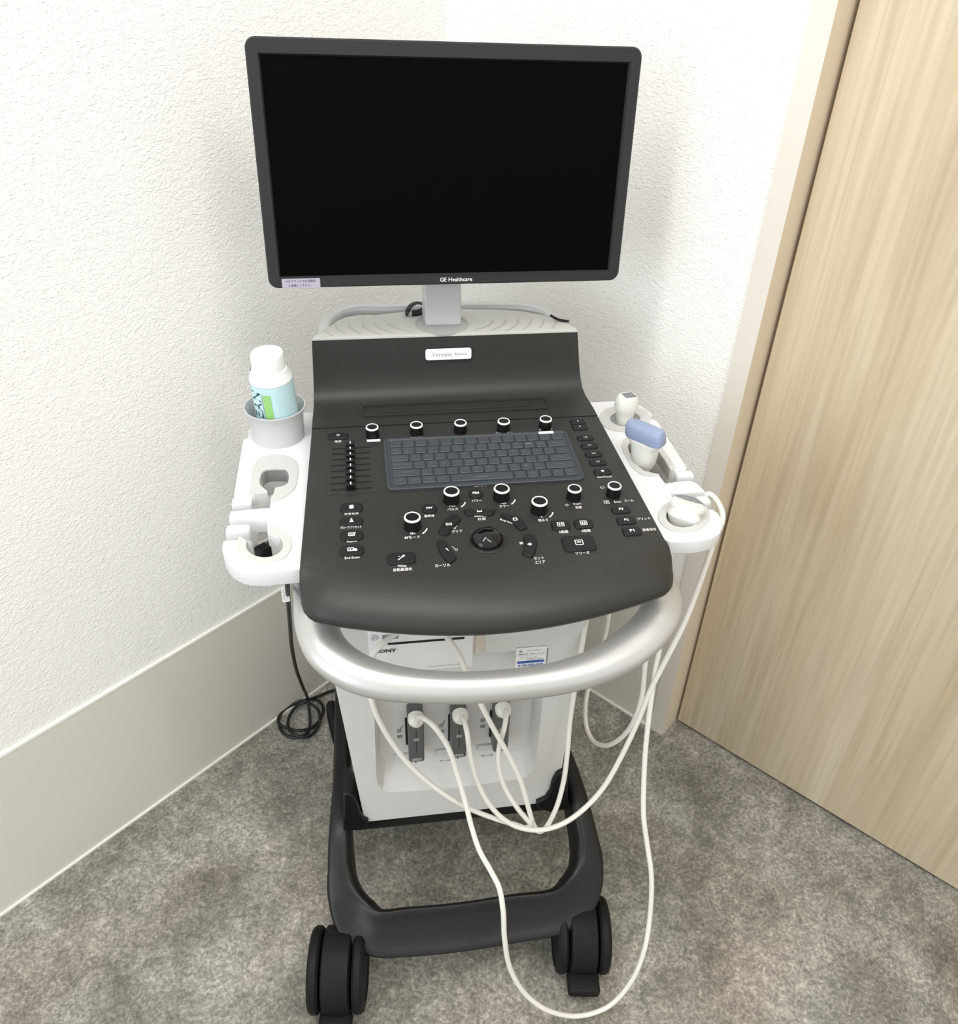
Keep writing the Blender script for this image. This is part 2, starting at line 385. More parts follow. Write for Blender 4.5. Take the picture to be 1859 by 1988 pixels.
# ---- riser behind the deck
prof = [(.3765, deckz(.3765)), (.40, .8862), (.42, .8875), (.436, .8895), (.448, .895), (.457, .905), (.4625, .918), (.466, .934), (.469, .952), (.472, .970), (.4745, .9835)]
Rr = [.2172, .2165, .2145, .2125, .2105, .2088, .2070, .2050, .2030, .2010, .1995]; Lr = [-.217, -.2168, -.216, -.2155, -.2150, -.2145, -.2138, -.213, -.2122, -.2114, -.2105]
rb = MB(); rows2 = []
for (y, z), a, b in zip(prof, Lr, Rr): rows2.append([(a+(b-a)*i/20, y, z) for i in range(21)])
rows2.append([(p[0]*.995, p[1]+.004, p[2]+.001) for p in rows2[-1]])
rb.loft(rows2, 0, closed=False, caps=False)
for i in (0, 20):
    side = [r[i] for r in rows2]; rb.loft([side, [(p[0]*.985, p[1]+.012, p[2]-.006) for p in side], [(p[0]*.97, .52, max(.86, p[2]-.02)) for p in side]], 0, closed=False, caps=False)
riser = part(rb, 'riser_panel', 'deck', 40)
sm = MB(); sm.box((0, .3758, .8853), (.4345, .0011, .0012)); part(sm, 'deck_seam', 'slot', 0, deck)
# pen groove
g = MB()
def pl_T(z_off=0): return frame_at((0, 0, 0), (1, 0, 0), (0, 1, 0))
gx0, gx1 = onz(703, 800, .887).x, onz(1062, 785, .887).x
gc = ((gx0+gx1)/2, .415)
o_ = rrect(gx1-gx0, .030, .006, cx=gc[0], cy=gc[1]); i_ = rrect(gx1-gx0-.004, .026, .004, cx=gc[0], cy=gc[1])
zz = lambda y: .8862+.0013*(y-.40)/.02+.0009
g.loft([[(x, y, zz(y)-.001) for x, y in o_], [(x, y, zz(y)+.0018) for x, y in o_], [(x, y, zz(y)+.0020) for x, y in i_], [(x, y, zz(y)-.0002) for x, y in i_]], 0, caps=False)
g.add([(x, y, zz(y)-.0002) for x, y in i_], [tuple(range(len(i_)))], 0)
g.box((gc[0], .412, zz(.412)+.0004), (gx1-gx0-.05, .0035, .0014), 0, bev=.0006)
part(g, 'pen_groove', 'deck', 30, riser)

# name plate
npT = frame_at(Vector((.0, .4665, .9545))+Vector((ony(870, 686, .4675).x, 0, 0)), (1, 0, 0), (0, .16, 1))
npT.translation = ony(870, 686, .4672); npT.translation.y -= .0022
nb = MB(); nb.mesh(plate_mesh([rrect(.0715, .0175, .004)], .002, .0004), 0, npT@Matrix.Translation((0, 0, .001)))
nb.text('Versana', npT@Matrix.Translation((-.0105, 0, .0013)), width=.031, mi=1); nb.text('Balance', npT@Matrix.Translation((.019, 0, .0013)), width=.019, mi=1)
part(nb, 'name_plate', ['whiteink', 'midink'])

# ---- pale top cover, ribs, swivel disc
TZ = .985
tp = [(-.2105, .474), (-.209, .480), (-.192, .512), (-.165, .535), (-.13, .553), (-.08, .565), (-.03, .571), (.03, .572), (.08, .567), (.125, .556), (.160, .535), (.185, .508), (.198, .482), (.1995, .474)]
tb_ = MB(); tb_.mesh(plate_mesh([tp], .022, .002), 0, Matrix.Translation((0, 0, TZ)))
tb_.mesh(plate_mesh([inset_poly(tp, .012)], .11, 0), 0, Matrix.Translation((0, 0, TZ-.015)))
top = part(tb_, 'top_cover', 'top', 40)
DX, DY = onz(857, 629, TZ).x, onz(857, 629, TZ).y
for k in range(2, 8):
    R = .040+.0195*k
    for a0, a1 in ((183, 235), (305, 357)):
        pts = [(DX+R*1.05*cos(rad(a)), DY+R*.62*sin(rad(a))+.012, TZ+.0004) for a in [a0+(a1-a0)*i/10 for i in range(11)]]
        pts = [p for p in pts if .4775 < p[1] < .555 and -.198+.25*max(0, p[1]-.48) < p[0] < .188-.25*max(0, p[1]-.48)]
        if len(pts) > 2: part(MB().tube(pts, .0008, 6), 'cover_rib', 'toprib', 35, top)
dsc = MB(); dsc.lathe([(.0415, 0), (.0415, .0010), (.0400, .0012), (.0394, .0004), (0.0005, .0006)], 40, 0, Matrix.Translation((DX, DY, TZ)))
part(dsc, 'swivel_disc', 'toprib', 35, top)
# monitor neck
nk = MB()
bx = onz(824, 632, TZ+.003); bx2 = onz(898, 629, TZ+.003)
rings = []
for z, y0, y1, dx in ((TZ+.001, .506, .548, 0), (1.02, .508, .545, 0), (1.08, .512, .54, -.001), (1.16, .515, .54, -.002), (1.25, .515, .54, -.002)):
    x0, x1 = bx.x+dx, bx2.x+dx
    rings.append([(x0, y1, z), (x0+.002, y0+.002, z), (x0+.004, y0, z), (x1-.004, y0, z), (x1-.002, y0+.002, z), (x1, y1, z)])
nk.loft(rings); nk.box(((bx.x+bx2.x)/2, .515, 1.22), (.06, .05, .09), 0, bev=.006)
part(nk, 'monitor_neck', 'alu', 30)
# rear tube handle
rh = [onz(612, 662, .975), onz(632, 632, .975), onz(655, 610, .978), onz(690, 601, .98), onz(760, 600.5, .98), onz(860, 598, .98), onz(960, 597, .98), onz(1020, 599, .98), onz(1060, 611, .978), onz(1100, 640, .975)]
rh[0] = Vector((-.195, .50, .955)); rh[-1] = Vector((.185, .50, .955))
part(MB().tube(spline(rh, 8), .0095, 14), 'rear_grab_handle', 'alu')
part(MB().tube(spline([onz(1068, 612, .995), onz(1078, 618, .990), onz(1090, 622, .987), onz(1104, 624, .987)], 6), .0022, 8), 'rear_clip', 'black')

# ---- monitor
mTL, mTR, mBR, mBL = Vector((-.240, .455, 1.364)), Vector((.235, .477, 1.355)), Vector((.232, .449, 1.086)), Vector((-.243, .428, 1.094))
mc = (mTL+mTR+mBR+mBL)/4; mx = (mTR-mTL+mBR-mBL).normalized(); my = (mTL-mBL+mTR-mBR).normalized()
MT = frame_at(mc, mx, my); SWd = (mTR-mTL).length; SHt = (mTL-mBL).length
bl, bt, bb_ = .0150, .0175, .0135
ob = rrect(SWd+2*bl, SHt+bt+bb_, .013, cy=(bt-bb_)/2); ib = rrect(SWd, SHt, .001, 2)
mm = MB()
ring = lambda pts, z, s=0: [(x, y, z) for x, y in (inset_poly(pts, s) if s else pts)]
mm.loft([ring(ob, -.030, .006), ring(ob, -.022), ring(ob, -.002), ring(ob, .0, .0018)], 0, MT, caps=False)
mm.add(ring(ob, -.030, .006), [tuple(range(len(ob)))], 0, MT)
mon = part(mm, 'monitor', 'bezel')
bz = plate_mesh([inset_poly(ob, .0018), ib], .004, 0)
part(MB().mesh(bz, 0, MT), 'bezel', 'bezel', 30, mon)
ib3 = [(-SWd/2, SHt/2), (SWd/2, SHt/2), (SWd/2, -SHt/2), (-SWd/2, -SHt/2)]
ib4 = [(-SWd/2+.002, SHt/2-.002), (SWd/2-.002, SHt/2-.002), (SWd/2-.002, -SHt/2+.002), (-SWd/2+.002, -SHt/2+.002)]
part(MB().loft([[(x, y, 0.0002) for x, y in ib3], [(x, y, -.0035) for x, y in ib4]], 0, MT, caps=False), 'bezel_chamfer', 'bezel', 0, mon)
part(MB().box((0, 0, -.0045), (SWd, SHt, .002), 0, MT), 'screen', 'screen', 0, mon)
part(MB().box((0, 0, -.040), (.30, .17, .024), 0, MT, bev=.006), 'rear_housing', 'bezel', 35, mon)
yb = -SHt/2-bb_/2
lg = MB(); lx = -SWd/2+SWd*((873-541)/(1184-541))
lg.text('GE', MT@Matrix.Translation((lx-.0178, yb+.0005, .0003)), width=.0095, bold=.012); lg.text('Healthcare', MT@Matrix.Translation((lx+.007, yb+.0005, .0003)), width=.034, bold=.008)
part(lg, 'logo_lettering', 'whiteink', 0, mon)
st = MB(); sx = -SWd/2+SWd*((580-541)/(1184-541))
st.mesh(plate_mesh([rrect(.052, .0128, .0012)], .0006, 0), 0, MT@Matrix.Translation((sx, yb, .0006)))
st.text('※タブフィルタを定期的', MT@Matrix.Translation((sx, yb+.0030, .0008)), width=.040, mi=1); st.text('に清掃して下さい。', MT@Matrix.Translation((sx-.002, yb-.0030, .0008)), width=.030, mi=1)
part(st, 'sticker', ['lilac', 'dkink'], 0, mon)

# ---- controls on the deck
DTn = Vector((0, 1, .04)).normalized()
def dT(p, ang=0): return frame_at(p, (1, 0, 0), DTn)@Matrix.Rotation(rad(ang), 4, 'Z')
def loc2(px, py): return dk(px, py)
def knob(px, py, r, h, legend_arc=False):
    p = dk(px, py, h); p = Vector((p.x, p.y, deckz(p.y))); T = dT(p)
    k = MB().lathe([(r*1.06, -.001), (r*1.06, .001), (r*.98, h*.6), (r*.98, h-.0015), (r*.93, h)], 32, 0, T)
    ko = part(k, 'rotary_knob', 'black', 30)
    part(MB().lathe([(r*.79, h-.0004), (r*.81, h+.0006), (r*.94, h+.0006), (r*1.0, h-.0006), (r*1.0, h-.0016)], 36, 0, T, cap=False), 'knob_ring', 'whiteink', 30, ko)
    part(MB().lathe([(r*.80, h-.0001), (r*.5, h-.0009), (.0001, h-.0012)], 32, 0, T, cap=False), 'knob_face', 'button', 30, ko)
    if legend_arc:
        pts = [T@Vector((r*1.75*cos(rad(a)), r*1.75*sin(rad(a))*1.0, .0004)) for a in range(-52, -14, 5)]
        part(MB().tube(pts, .0009, 6), 'dial_mark', 'whiteink', 30, ko)
    return ko
for px, py in ((722, 828.5), (808, 824), (893.5, 820), (977.5, 817), (1059, 812.5)): knob(px, py, .0093, .0155)
for px, py in ((800, 1003), (876, 952.5), (973.5, 947.5), (1047, 972)): knob(px, py, .0106, .0165, True)
for px, py in ((1115, 947.5), (1192.5, 942)): knob(px, py, .0094, .016)

def button(poly_px, icon=None, name='push_button', h=.0034, sm=1, rr=None):
    pts = [dk(x, y, h) for x, y in poly_px]; c = sum(pts, Vector())/len(pts); c = Vector((c.x, c.y, deckz(c.y)))
    loc = [(q.x-c.x, (q.y-c.y)) for q in pts]
    if rr is not None: # rounded rectangle from two opposite corners
        w_ = abs(loc[0][0]-loc[1][0]); h_ = abs(loc[0][1]-loc[1][1]); loc = rrect(w_, h_, min(rr, w_*.49, h_*.49))
    elif sm: loc = smooth_poly(loc, sm)
    T = dT(c); b = MB(); n = len(loc)
    b.loft([ring(loc, -.001, -.0004), ring(loc, .0002, -.0004), ring(loc, h-.0008), ring(loc, h, .0009)], 0, T)
    ring0 = inset_poly(loc, -.0009)
    bo = part(b, name, 'button', 40)
    part(MB().loft([ring(ring0, -.001), ring(ring0, .00025)], 0, T), 'button_gap', 'slot', 0, bo)
    if icon: ic = MB(); icon(ic, T@Matrix.Translation((0, 0, h+.00015))); part(ic, 'button_icon', 'whiteink', 0, bo)
    return bo
def box_ic(w_, h_, t=.0007, cx=0, cy=0):
    def f(b, T):
        b.loft([[(x, y, 0) for x, y in rrect(w_, h_, .0012, 3, cx, cy)], [(x, y, 0) for x, y in rrect(w_-2*t, h_-2*t, .0008, 3, cx, cy)]], 0, T, caps=False)
    return f
def txt_ic(s, w_, bold=.02): return lambda b, T: b.text(s, T, width=w_, bold=bold)
def poly_ic(*ps): 
    def f(b, T):
        for p in ps: b.add([(x, y, 0) for x, y in p], [tuple(range(len(p)))], 0, T)
    return f
def multi(*fs):
    def f(b, T):
        for g_ in fs: g_(b, T)
    return f
def bar(x0, y0, x1, y1): return [(x0, y0), (x1, y0), (x1, y1), (x0, y1)]
def pen(b, T):
    box_ic(.0082, .0068, .0011)(b, T); poly_ic(bar(-.002, .0002, .0012, .001), bar(-.002, -.0016, .0006, -.0008), [(.0008, -.0006), (.0046, .0042), (.0056, .0036), (.0018, -.0012)])(b, T)
def patient(b, T): poly_ic([(-.0026, -.0035), (0, -.0042), (.0026, -.0035), (.003, .0015), (.0018, .0042), (.0003, .003), (-.0006, .0042), (-.003, .0015)])(b, T)
def cone(b, T): poly_ic([(-.003, -.0032), (.003, -.0032), (.002, -.0018), (-.002, -.0018)], [(-.0019, -.0012), (.0019, -.0012), (.0006, .0042), (-.0006, .0042)])(b, T)
def endx(b, T):
    box_ic(.0085, .0066, .0012, -.001)(b, T); poly_ic([(.001, -.0034), (.0066, -.0034), (.0066, .0004), (.0048, .0018), (.001, 0)], [(-.0036, -.0016), (0, -.0016), (-.0012, .001)])(b, T)
def rectpx(x0, y0, x1, y1): return [(x0, y0), (x1, y1)]
def power(b, T):
    o = ell(0, 0, .0024, .0024, 130, 410, 16); i = ell(0, 0, .0017, .0017, 130, 410, 16)
    b.loft([[(x, y, 0) for x, y in o], [(x, y, 0) for x, y in i]], 0, T, closed=False, caps=False); poly_ic(bar(-.0004, .0004, .0004, .003))(b, T)
B_ = lambda x0, y0, x1, y1, ic=None, r=.004, **k: button(rectpx(x0, y0, x1, y1-4.2), ic, rr=r, h=.0027, **k)
B_(637, 840, 675, 853.5, power, .0035)
B_(661, 976, 703, 995.5, patient, .006); B_(660, 1003.5, 704, 1021, cone, .006); B_(660, 1030, 704.5, 1049, pen, .006); B_(659.5, 1058, 705.5, 1079, endx, .006)
B_(751, 1073, 807, 1095, poly_ic([(-.0045, -.004), (-.0035, -.005), (.002, .001), (.001, .002)], bar(.0008, .002, .0048, .003), bar(.0022, .0002, .0032, .0046), bar(-.0035, .0015, -.0018, .0024)), .005)
B_(817.5, 978, 849, 997.5, txt_ic('CW', .0085, .05), .009); B_(908, 949, 938.5, 968.5, txt_ic('PDI', .0085, .05), .009)
B_(1068, 1010, 1108, 1029.5, multi(box_ic(.0092, .0088, .0009), poly_ic(bar(-.0026, -.0018, -.0006, .0018), bar(.0006, -.0018, .0026, .0018))), .005)
B_(1112, 1007.5, 1153, 1026.5, multi(box_ic(.0092, .0088, .0009), poly_ic(bar(-.0026, .0004, -.0005, .0022), bar(.0005, .0004, .0026, .0022), bar(-.0026, -.0022, -.0005, -.0004), bar(.0005, -.0022, .0026, -.0004))), .005)
B_(1088, 1040.5, 1160, 1069.5, multi(box_ic(.0105, .0095, .0010), poly_ic(bar(-.0026, -.0004, .0026, .0014))), .006)
for (x0, y0, x1, y1), t in (((1185.5, 983, 1225, 997), 'P3'), ((1195.5, 1003, 1236, 1018.5), 'P2'), ((1206, 1023.5, 1247, 1040), 'P1')): B_(x0, y0, x1, y1, txt_ic(t, .0058), .004)
B_(1105.5, 813.5, 1137, 825, poly_ic([(-.0015, -.001), (.0015, -.001), (0, .002)]), .002); B_(1109.5, 824, 1141, 835.5, poly_ic([(-.0016, .001), (.0016, .001), (0, -.002)]), .002)
for (x0, y0, x1, y1), t in (((1119.5, 845, 1153, 856), 'U5'), ((1126.5, 860, 1161, 872), 'U4'), ((1134.5, 876, 1170, 888), 'U3'), ((1142.5, 892, 1178, 904), 'U2')): B_(x0, y0, x1, y1, txt_ic(t, .0052, 0), .0035)
B_(1151, 910, 1188, 923, poly_ic([(-.002, .002), (.002, .002), (.002, -.0005), (0, -.0026), (-.002, -.0005)]), .004)
Z2 = lambda pts: [(600+.2152*x, 780+.2152*y) for x, y in pts]
Z3 = lambda pts: [(900+.2367*x, 780+.2367*y) for x, y in pts]
button(Z2([(1395, 962), (1535, 968), (1675, 962), (1672, 980), (1640, 1016), (1535, 1008), (1430, 1016), (1400, 985)]), poly_ic(bar(-.003, -.0016, .003, -.0006), bar(-.003, -.0006, -.0022, .0024), bar(.0022, -.0006, .003, .0024), bar(-.0012, -.0006, -.0002, .0012), bar(.0004, -.0006, .0012, .0012)))
button(Z2([(1285, 1008), (1330, 1012), (1372, 1048), (1330, 1090), (1290, 1130), (1262, 1183), (1215, 1190), (1170, 1178), (1172, 1150), (1190, 1110), (1230, 1050)]), multi(box_ic(.0036, .0046, .0009, -.0022), box_ic(.0036, .0046, .0009, .0022)))
button(Z3([(308, 905), (350, 918), (400, 920), (470, 955), (528, 1018), (490, 1035), (455, 1040), (420, 1000), (370, 955), (310, 925)]), multi(box_ic(.0058, .0058, .0012, .002, .001)))
button(Z2([(1150, 1240), (1225, 1240), (1240, 1275), (1262, 1305), (1300, 1355), (1332, 1400), (1300, 1425), (1265, 1447), (1200, 1380), (1165, 1310)]), poly_ic([(-.002, .0032), (0, .0036), (.0008, .0018), (-.0006, .001)], [(-.0004, .0012), (.0022, -.0028), (.001, .0014)]))
button(Z3([(490, 1083), (535, 1078), (580, 1083), (596, 1130), (598, 1165), (588, 1215), (560, 1268), (520, 1255), (478, 1235), (495, 1190), (500, 1150)]), poly_ic([(-.0032, 0), (-.0006, -.0018), (0, -.0034), (.0008, -.0016), (.0034, 0), (.001, .0014), (0, .0036), (-.0008, .0014)]))
# trackball
p = dk(945, 1048); T = dT(Vector((p.x, p.y, deckz(p.y))))
tb = part(MB().lathe([(.0258, -.001), (.0258, .0006), (.0248, .0016), (.0228, .0012), (.0214, .0004)], 48, 0, T, cap=False), 'trackball_bezel', 'deck', 30)
part(MB().lathe([(.0216, -.001), (.0216, .0008), (.0203, .0009), (.0203, -.002)], 48, 0, T, cap=False), 'trackball_socket', 'slot', 30, tb)
part(MB().lathe([(.0204*cos(rad(a)), .0204*sin(rad(a))*.78-.001) for a in range(0, 90, 6)]+[(.0001, .0204*.78-.001)], 48, 0, T, cap=False), 'trackball', 'ball', 40, tb)
# sliders
ys = [429, 477, 527, 580, 631, 685, 741, 797]
for i, zy in enumerate(ys):
    x0, x1 = 205-i*1.8, 550+i*2
    a = dk(600+.2152*x0, 780+.2152*zy); b = dk(600+.2152*x1, 780+.2152*(zy-21)); yc = (a.y+b.y)/2
    T = dT(Vector(((a.x+b.x)/2, yc, deckz(yc))))
    s = part(MB().box((0, 0, -.0002), (b.x-a.x, .0025, .0014), 0, T), 'gain_slider', 'slot', 0)
    kx = dk(600+.2152*(372+i*.8), 780+.2152*zy).x-(a.x+b.x)/2
    part(MB().box((kx, 0, .0045), (.0118, .0076, .010), 0, T, bev=.0012), 'slider_cap', 'black', 30, s)
    part(MB().box((kx+.0002, .0002, .0096), (.0015, .0052, .0006), 0, T), 'slider_mark', 'whiteink', 0, s)
q = [dk(637, 962), dk(729, 955)]
part(MB().box(((q[0].x+q[1].x)/2, .211, deckz(.211)+.0002), (q[1].x-q[0].x, .0022, .0012), bev=.0004), 'slider_field_ridge', 'deck', 30, deck)

# keyboard with moulded film
kx0, kx1, ky0, ky1 = -.1145, .158, .2105, .336
T = dT(Vector(((kx0+kx1)/2, (ky0+ky1)/2, deckz((ky0+ky1)/2)))); KW, KH = kx1-kx0, ky1-ky0
kb = MB(); ko = rrect(KW, KH, .009); 
kb.loft([ring(ko, -.001), ring(ko, .0022), ring(ko, .0032, .001), ring(ko, .0032, .0042), ring(ko, .0020, .0056), ring(ko, .0020, .0075)], 0, T, caps=False)
kb.add(ring(ko, .0020, .0075), [tuple(range(len(ko)))], 0, T)
kbo = part(kb, 'keyboard', 'keyb', 40)
rowsK = [[('', 1)]*14,
         [(c, 1) for c in ['`', '1', '2', '3', '4', '5', '6', '7', '8', '9', '0', '-', '=']]+[('Back', 1.6)],
         [('Tab', 1.5)]+[(c, 1) for c in 'QWERTYUIOP[]']+[('\\', 1.1)],
         [('Caps Lock', 1.75)]+[(c, 1) for c in "ASDFGHJKL;'"]+[('Enter', 1.85)],
         [('Shift', 2.25)]+[(c, 1) for c in 'ZXCVBNM,./']+[('Shift', 2.35)],
         [('Fn', 1.1), ('Ctrl', 1.1), ('Alt', 1.1), ('あ', 1.1), ('_', 4.9), ('Alt', 1), ('Del', 1), ('<', 1), ('^', 1), ('>', 1)]]
ink = MB(); iw, ih = KW-.017, KH-.017; rh_ = ih/6
for r_, row in enumerate(rowsK):
    tot = sum(k[1] for k in row); x = -iw/2; y = ih/2-(r_+.5)*rh_
    for c_, k in row:
        wk = iw*k/tot; cx = x+wk/2; x += wk
        lp = rrect(wk-.0020, rh_-.0024, .0016, 3, cx, y)
        part(MB().loft([ring(lp, .0018), ring(lp, .0036), ring(lp, .0043, .0008)], 0, T), 'key', 'key', 40, kbo)
        if c_ == '_': ink.box((cx, y-.001, .0044), (.018, .0007, .0002), 0, T)
        elif c_: ink.text(c_, T@Matrix.Translation((cx-.001*(len(c_) == 1), y+.001, .00445)), height=.0022 if len(c_) > 1 else .003, width=None if len(c_) == 1 else min(wk*.6, .0021*len(c_)))
part(ink, 'key_legends', 'keyink', 0, kbo)
kt = MB(); p = dk(1059.5, 840, .004); kt.box(tuple((T.inverted()@p)[:2])+(.0042,), (.0225, .0062, .0006), 0, T); part(kt, 'white_label_strip', 'paper', 0, kbo)
p = dk(725, 855, .0008); part(MB().box((p.x, p.y, deckz(p.y)+.0006), (.0195, .006, .0006)), 'white_label_strip', 'paper', 0, deck)
# printed legends (px centre, text, px width)
leg = [(656, 857.5, '電源', 13), (808, 850.5, '画面輝度', 22), (893, 846, '●', 3.5), (978, 841, 'ベースライン', 33), (1059, 833.5, '拡大、OFF', 26), (682, 997, '患者登録', 28), (681, 1024, 'プローブ/プリセット', 41),
       (683, 1052, 'Report', 19), (683.5, 1083, 'End Exam', 29), (780, 1099, 'Whizz', 17), (781.5, 1106, '自動最適化', 37), (833, 1002, '連続波', 20), (800.5, 1043.5, 'Mモード', 30), (801, 1036, 'Min', 9),
       (859, 1098, 'カーソル', 30), (887, 1032, 'クリア', 21), (933, 943, 'コメント', 26), (925, 972.5, 'パワー', 20), (878.5, 989, 'パルス', 21), (877.5, 982.5, 'PWD', 12), (978.5, 983, 'カラー', 20), (977, 977, 'Gain', 10),
       (932, 1002, 'Measure', 23), (934.5, 1008, '計測', 15), (1054, 1010.5, '明るさ', 19), (1051, 1004, '■', 3), (1120, 979, 'Depth', 15), (1122.5, 985.5, '深度', 13), (1220, 972, 'ズーム', 19), (1198, 974.5, 'Zoom', 14),
       (1100, 981, '◇', 8), (1177, 975.5, '▣', 10), (1168.5, 947, '◇', 9), (1249, 1007.5, 'プリント', 27), (1260, 1028.5, '画像保存', 27), (1093.5, 1033, '2画面', 18), (1137, 1031, '4画面', 18), (1130, 1074, 'フリーズ', 28),
       (1045.5, 1084, 'セット', 20), (1048, 1092, 'エリア', 20), (1011.5, 1055, '⌘', 7), (1173, 926, 'Start/Cancel', 28)]
for px, py, t, wpx in leg:
    p = dk(px, py); T = dT(Vector((p.x, p.y, deckz(p.y)+.0005))); wm = wpx*(dk(px+1, py).x-dk(px, py).x)
    b = MB(); b.text(t, T, width=wm, height=(.0054 if any(ord(c) > 200 for c in t) else .0042) if len(t) > 1 else None, bold=.004)
    part(b, 'printed_legend', 'whiteink', 0, deck)
for px, py, t, wpx, ang in ((986, 1014, 'Body Pattern', 30, -34), (883.5, 1024, '○—', 11, 55), (882.5, 1065, '—○', 14, -60)):
    p = dk(px, py); T = dT(Vector((p.x, p.y, deckz(p.y)+.0005)), ang); b = MB(); b.text(t, T, width=wpx*.00075, height=.0035, bold=.02); part(b, 'printed_legend', 'whiteink', 0, deck)

# ---- white console underside body
ub = MB(); ub.box((0, .28, .832), (.40, .36, .028), 0, bev=.008); part(ub, 'console_underside', 'white')

# ---- silver front handle
hp = [((-.205, .34, .80), (.024, .012)), ((-.215, .24, .80), (.028, .013)), (onz(610, 1170, .795), (.026, .015)), (onz(615, 1217, .783), (.0265, .017)), (onz(636, 1264, .770), (.0265, .018)), (onz(684, 1302, .758), (.025, .019)),
      (onz(745, 1323, .752), (.023, .0195)), (onz(810, 1332, .75), (.0205, .0195)), (onz(880, 1335.5, .75), (.0195, .0195)), (onz(950, 1333, .75), (.0193, .0193)), (onz(1020, 1326.5, .75), (.0195, .0195)), (onz(1090, 1315, .752), (.0205, .0195)),
      (onz(1155, 1295, .756), (.0225, .019)), (onz(1215, 1262, .764), (.026, .018)), (onz(1263, 1219, .776), (.0265, .017)), (onz(1285, 1172, .788), (.0265, .016)), ((.228, .17, .797), (.029, .014)), ((.215, .25, .80), (.026, .013)), ((.205, .34, .80), (.022, .012))]
cp = spline([a for a, b in hp], 8); rr_ = [b for a, b in hp]
ra = [tuple(rr_[min(i//8, len(rr_)-1)][k]*(1-(i % 8)/8)+rr_[min(i//8+1, len(rr_)-1)][k]*((i % 8)/8) for k in (0, 1)) for i in range(len(cp))]
part(MB().tube(cp, ra, 28), 'front_handle', 'silver', 60)

# ---- cabinet
FY = .15
def cf(px, py, y=FY): return ony(px, py, y)
xl0, xr0, zb = -.1815, .1575, .232
xl1, xr1, zt = -.2235, .168, .83
def rec(px, py): q = cf(px, py); return (q.x, q.z)
hole = [rec(727, 1345), rec(730, 1500), rec(733, 1522), rec(742, 1534), rec(760, 1538.5), rec(880, 1530), rec(1000, 1513.5), rec(1022, 1508), rec(1034, 1496), rec(1040, 1480), rec(1054, 1353), rec(1060, 1290)]
hole = [(hole[0][0], .62)]+hole[1:-1]+[(rec(1056, 1345)[0], .62)]
outr = [(xl0+.004, zb), (xr0-.006, zb), (xr0, zb+.006), (xr1, zt), (xl1, zt), (xl0, zb+.006)]
TF = frame_at((0, FY, 0), (1, 0, 0), (0, 0, 1))      # local x -> X, y -> Z, z -> -Y (towards the front)
cb = MB(); cb.mesh(plate_mesh([outr, hole], .004, 0), 0, TF)
def r3(pts, y): return [(x, y, z) for x, z in pts]
hb = []
for x, z in hole:
    cx = (hole[0][0]+hole[-1][0])/2; hb.append((cx+(x-cx)*.94, z+.020*max(0, min(1, (.40-z)/.10))+.012*max(0, min(1, (.36-z)/.02)) if z < .6 else .60))
cb.loft([r3(hole, FY), r3([(hole[i][0]*.7+hb[i][0]*.3, hole[i][1]*.8+hb[i][1]*.2) for i in range(len(hole))], FY+.006), r3(hb, FY+.034)], 0, caps=False)
cb.add(r3(hb, FY+.034), [tuple(range(len(hb)))], 0)
# sides, bottom, back
sideo = outr
cb.loft([r3(outr, FY+.001), r3([(x, z) for x, z in outr], FY+.03), r3([(x*.98, z) for x, z in outr], .50)], 0, caps=False)
cb.add(r3([(x*.98, z) for x, z in outr], .50), [tuple(range(len(outr)))], 0)
cab = part(cb, 'cabinet', 'cab', 25)
# base plate
bp = MB(); bp.box(((xl0+xr0)/2-.003, .342, .2175), (xr0-xl0+.012, .38, .029), 0, bev=.004); part(bp, 'base_plate', 'frame', 35)
# port marks printed in the recess
RY = FY+.0335
prt = MB()
for k, (px, py) in enumerate(((775, 1419), (857, 1409), (937, 1399))):
    c = ony(px, py, RY); T = frame_at((c.x, RY-.0004, c.z), (1, 0, 0), (0, 0, 1))
    box_ic(.0075, .0065, .0009, 0, -.014)(prt, T); poly_ic([(-.0012, -.0155), (.0012, -.0155), (0, -.0118)])(prt, T)
    box_ic(.0062, .0082, .0007, -.0005, .001)(prt, T); poly_ic([(.002, .0052), (.003, .0046), (.0058, .0130), (.0050, .0136)])(prt, T)
    for q in range(3): poly_ic(bar(-.0022, -.001+q*.0016, .0014, -.0005+q*.0016))(prt, T)
for (px, py, t) in ((775, 1487, '◄ Lock ►'), (864, 1476.5, '◄ Lock ►'), (945, 1466.5, '◄ Lock ►')):
    c = ony(px, py, RY); prt.text(t, frame_at((c.x, RY-.0004, c.z), (1, 0, 0), (0, 0, 1)), width=.020)
for (px, py) in ((807, 1479), (888, 1471)):
    c = ony(px, py, RY); poly_ic([(-.003, .0035), (.003, .0035), (0, -.0035)])(prt, frame_at((c.x, RY-.0004, c.z), (1, 0, 0), (0, 0, 1)))
part(prt, 'port_markings', 'dkink', 0, cab)
for px, py in ((785, 1466), (864, 1457), (945, 1448)):
    c = ony(px, py, RY); part(MB().box((c.x, RY-.002, c.z), (.034, .006, .012), bev=.002), 'lock_lever', 'insert', 35, cab)
for px, py in ((789, 1418), (872, 1411), (952, 1403)):
    c = ony(px, py, RY); part(MB().box((c.x, RY-.002, c.z), (.0045, .006, .062), bev=.001), 'port_slot', 'slot', 30, cab)
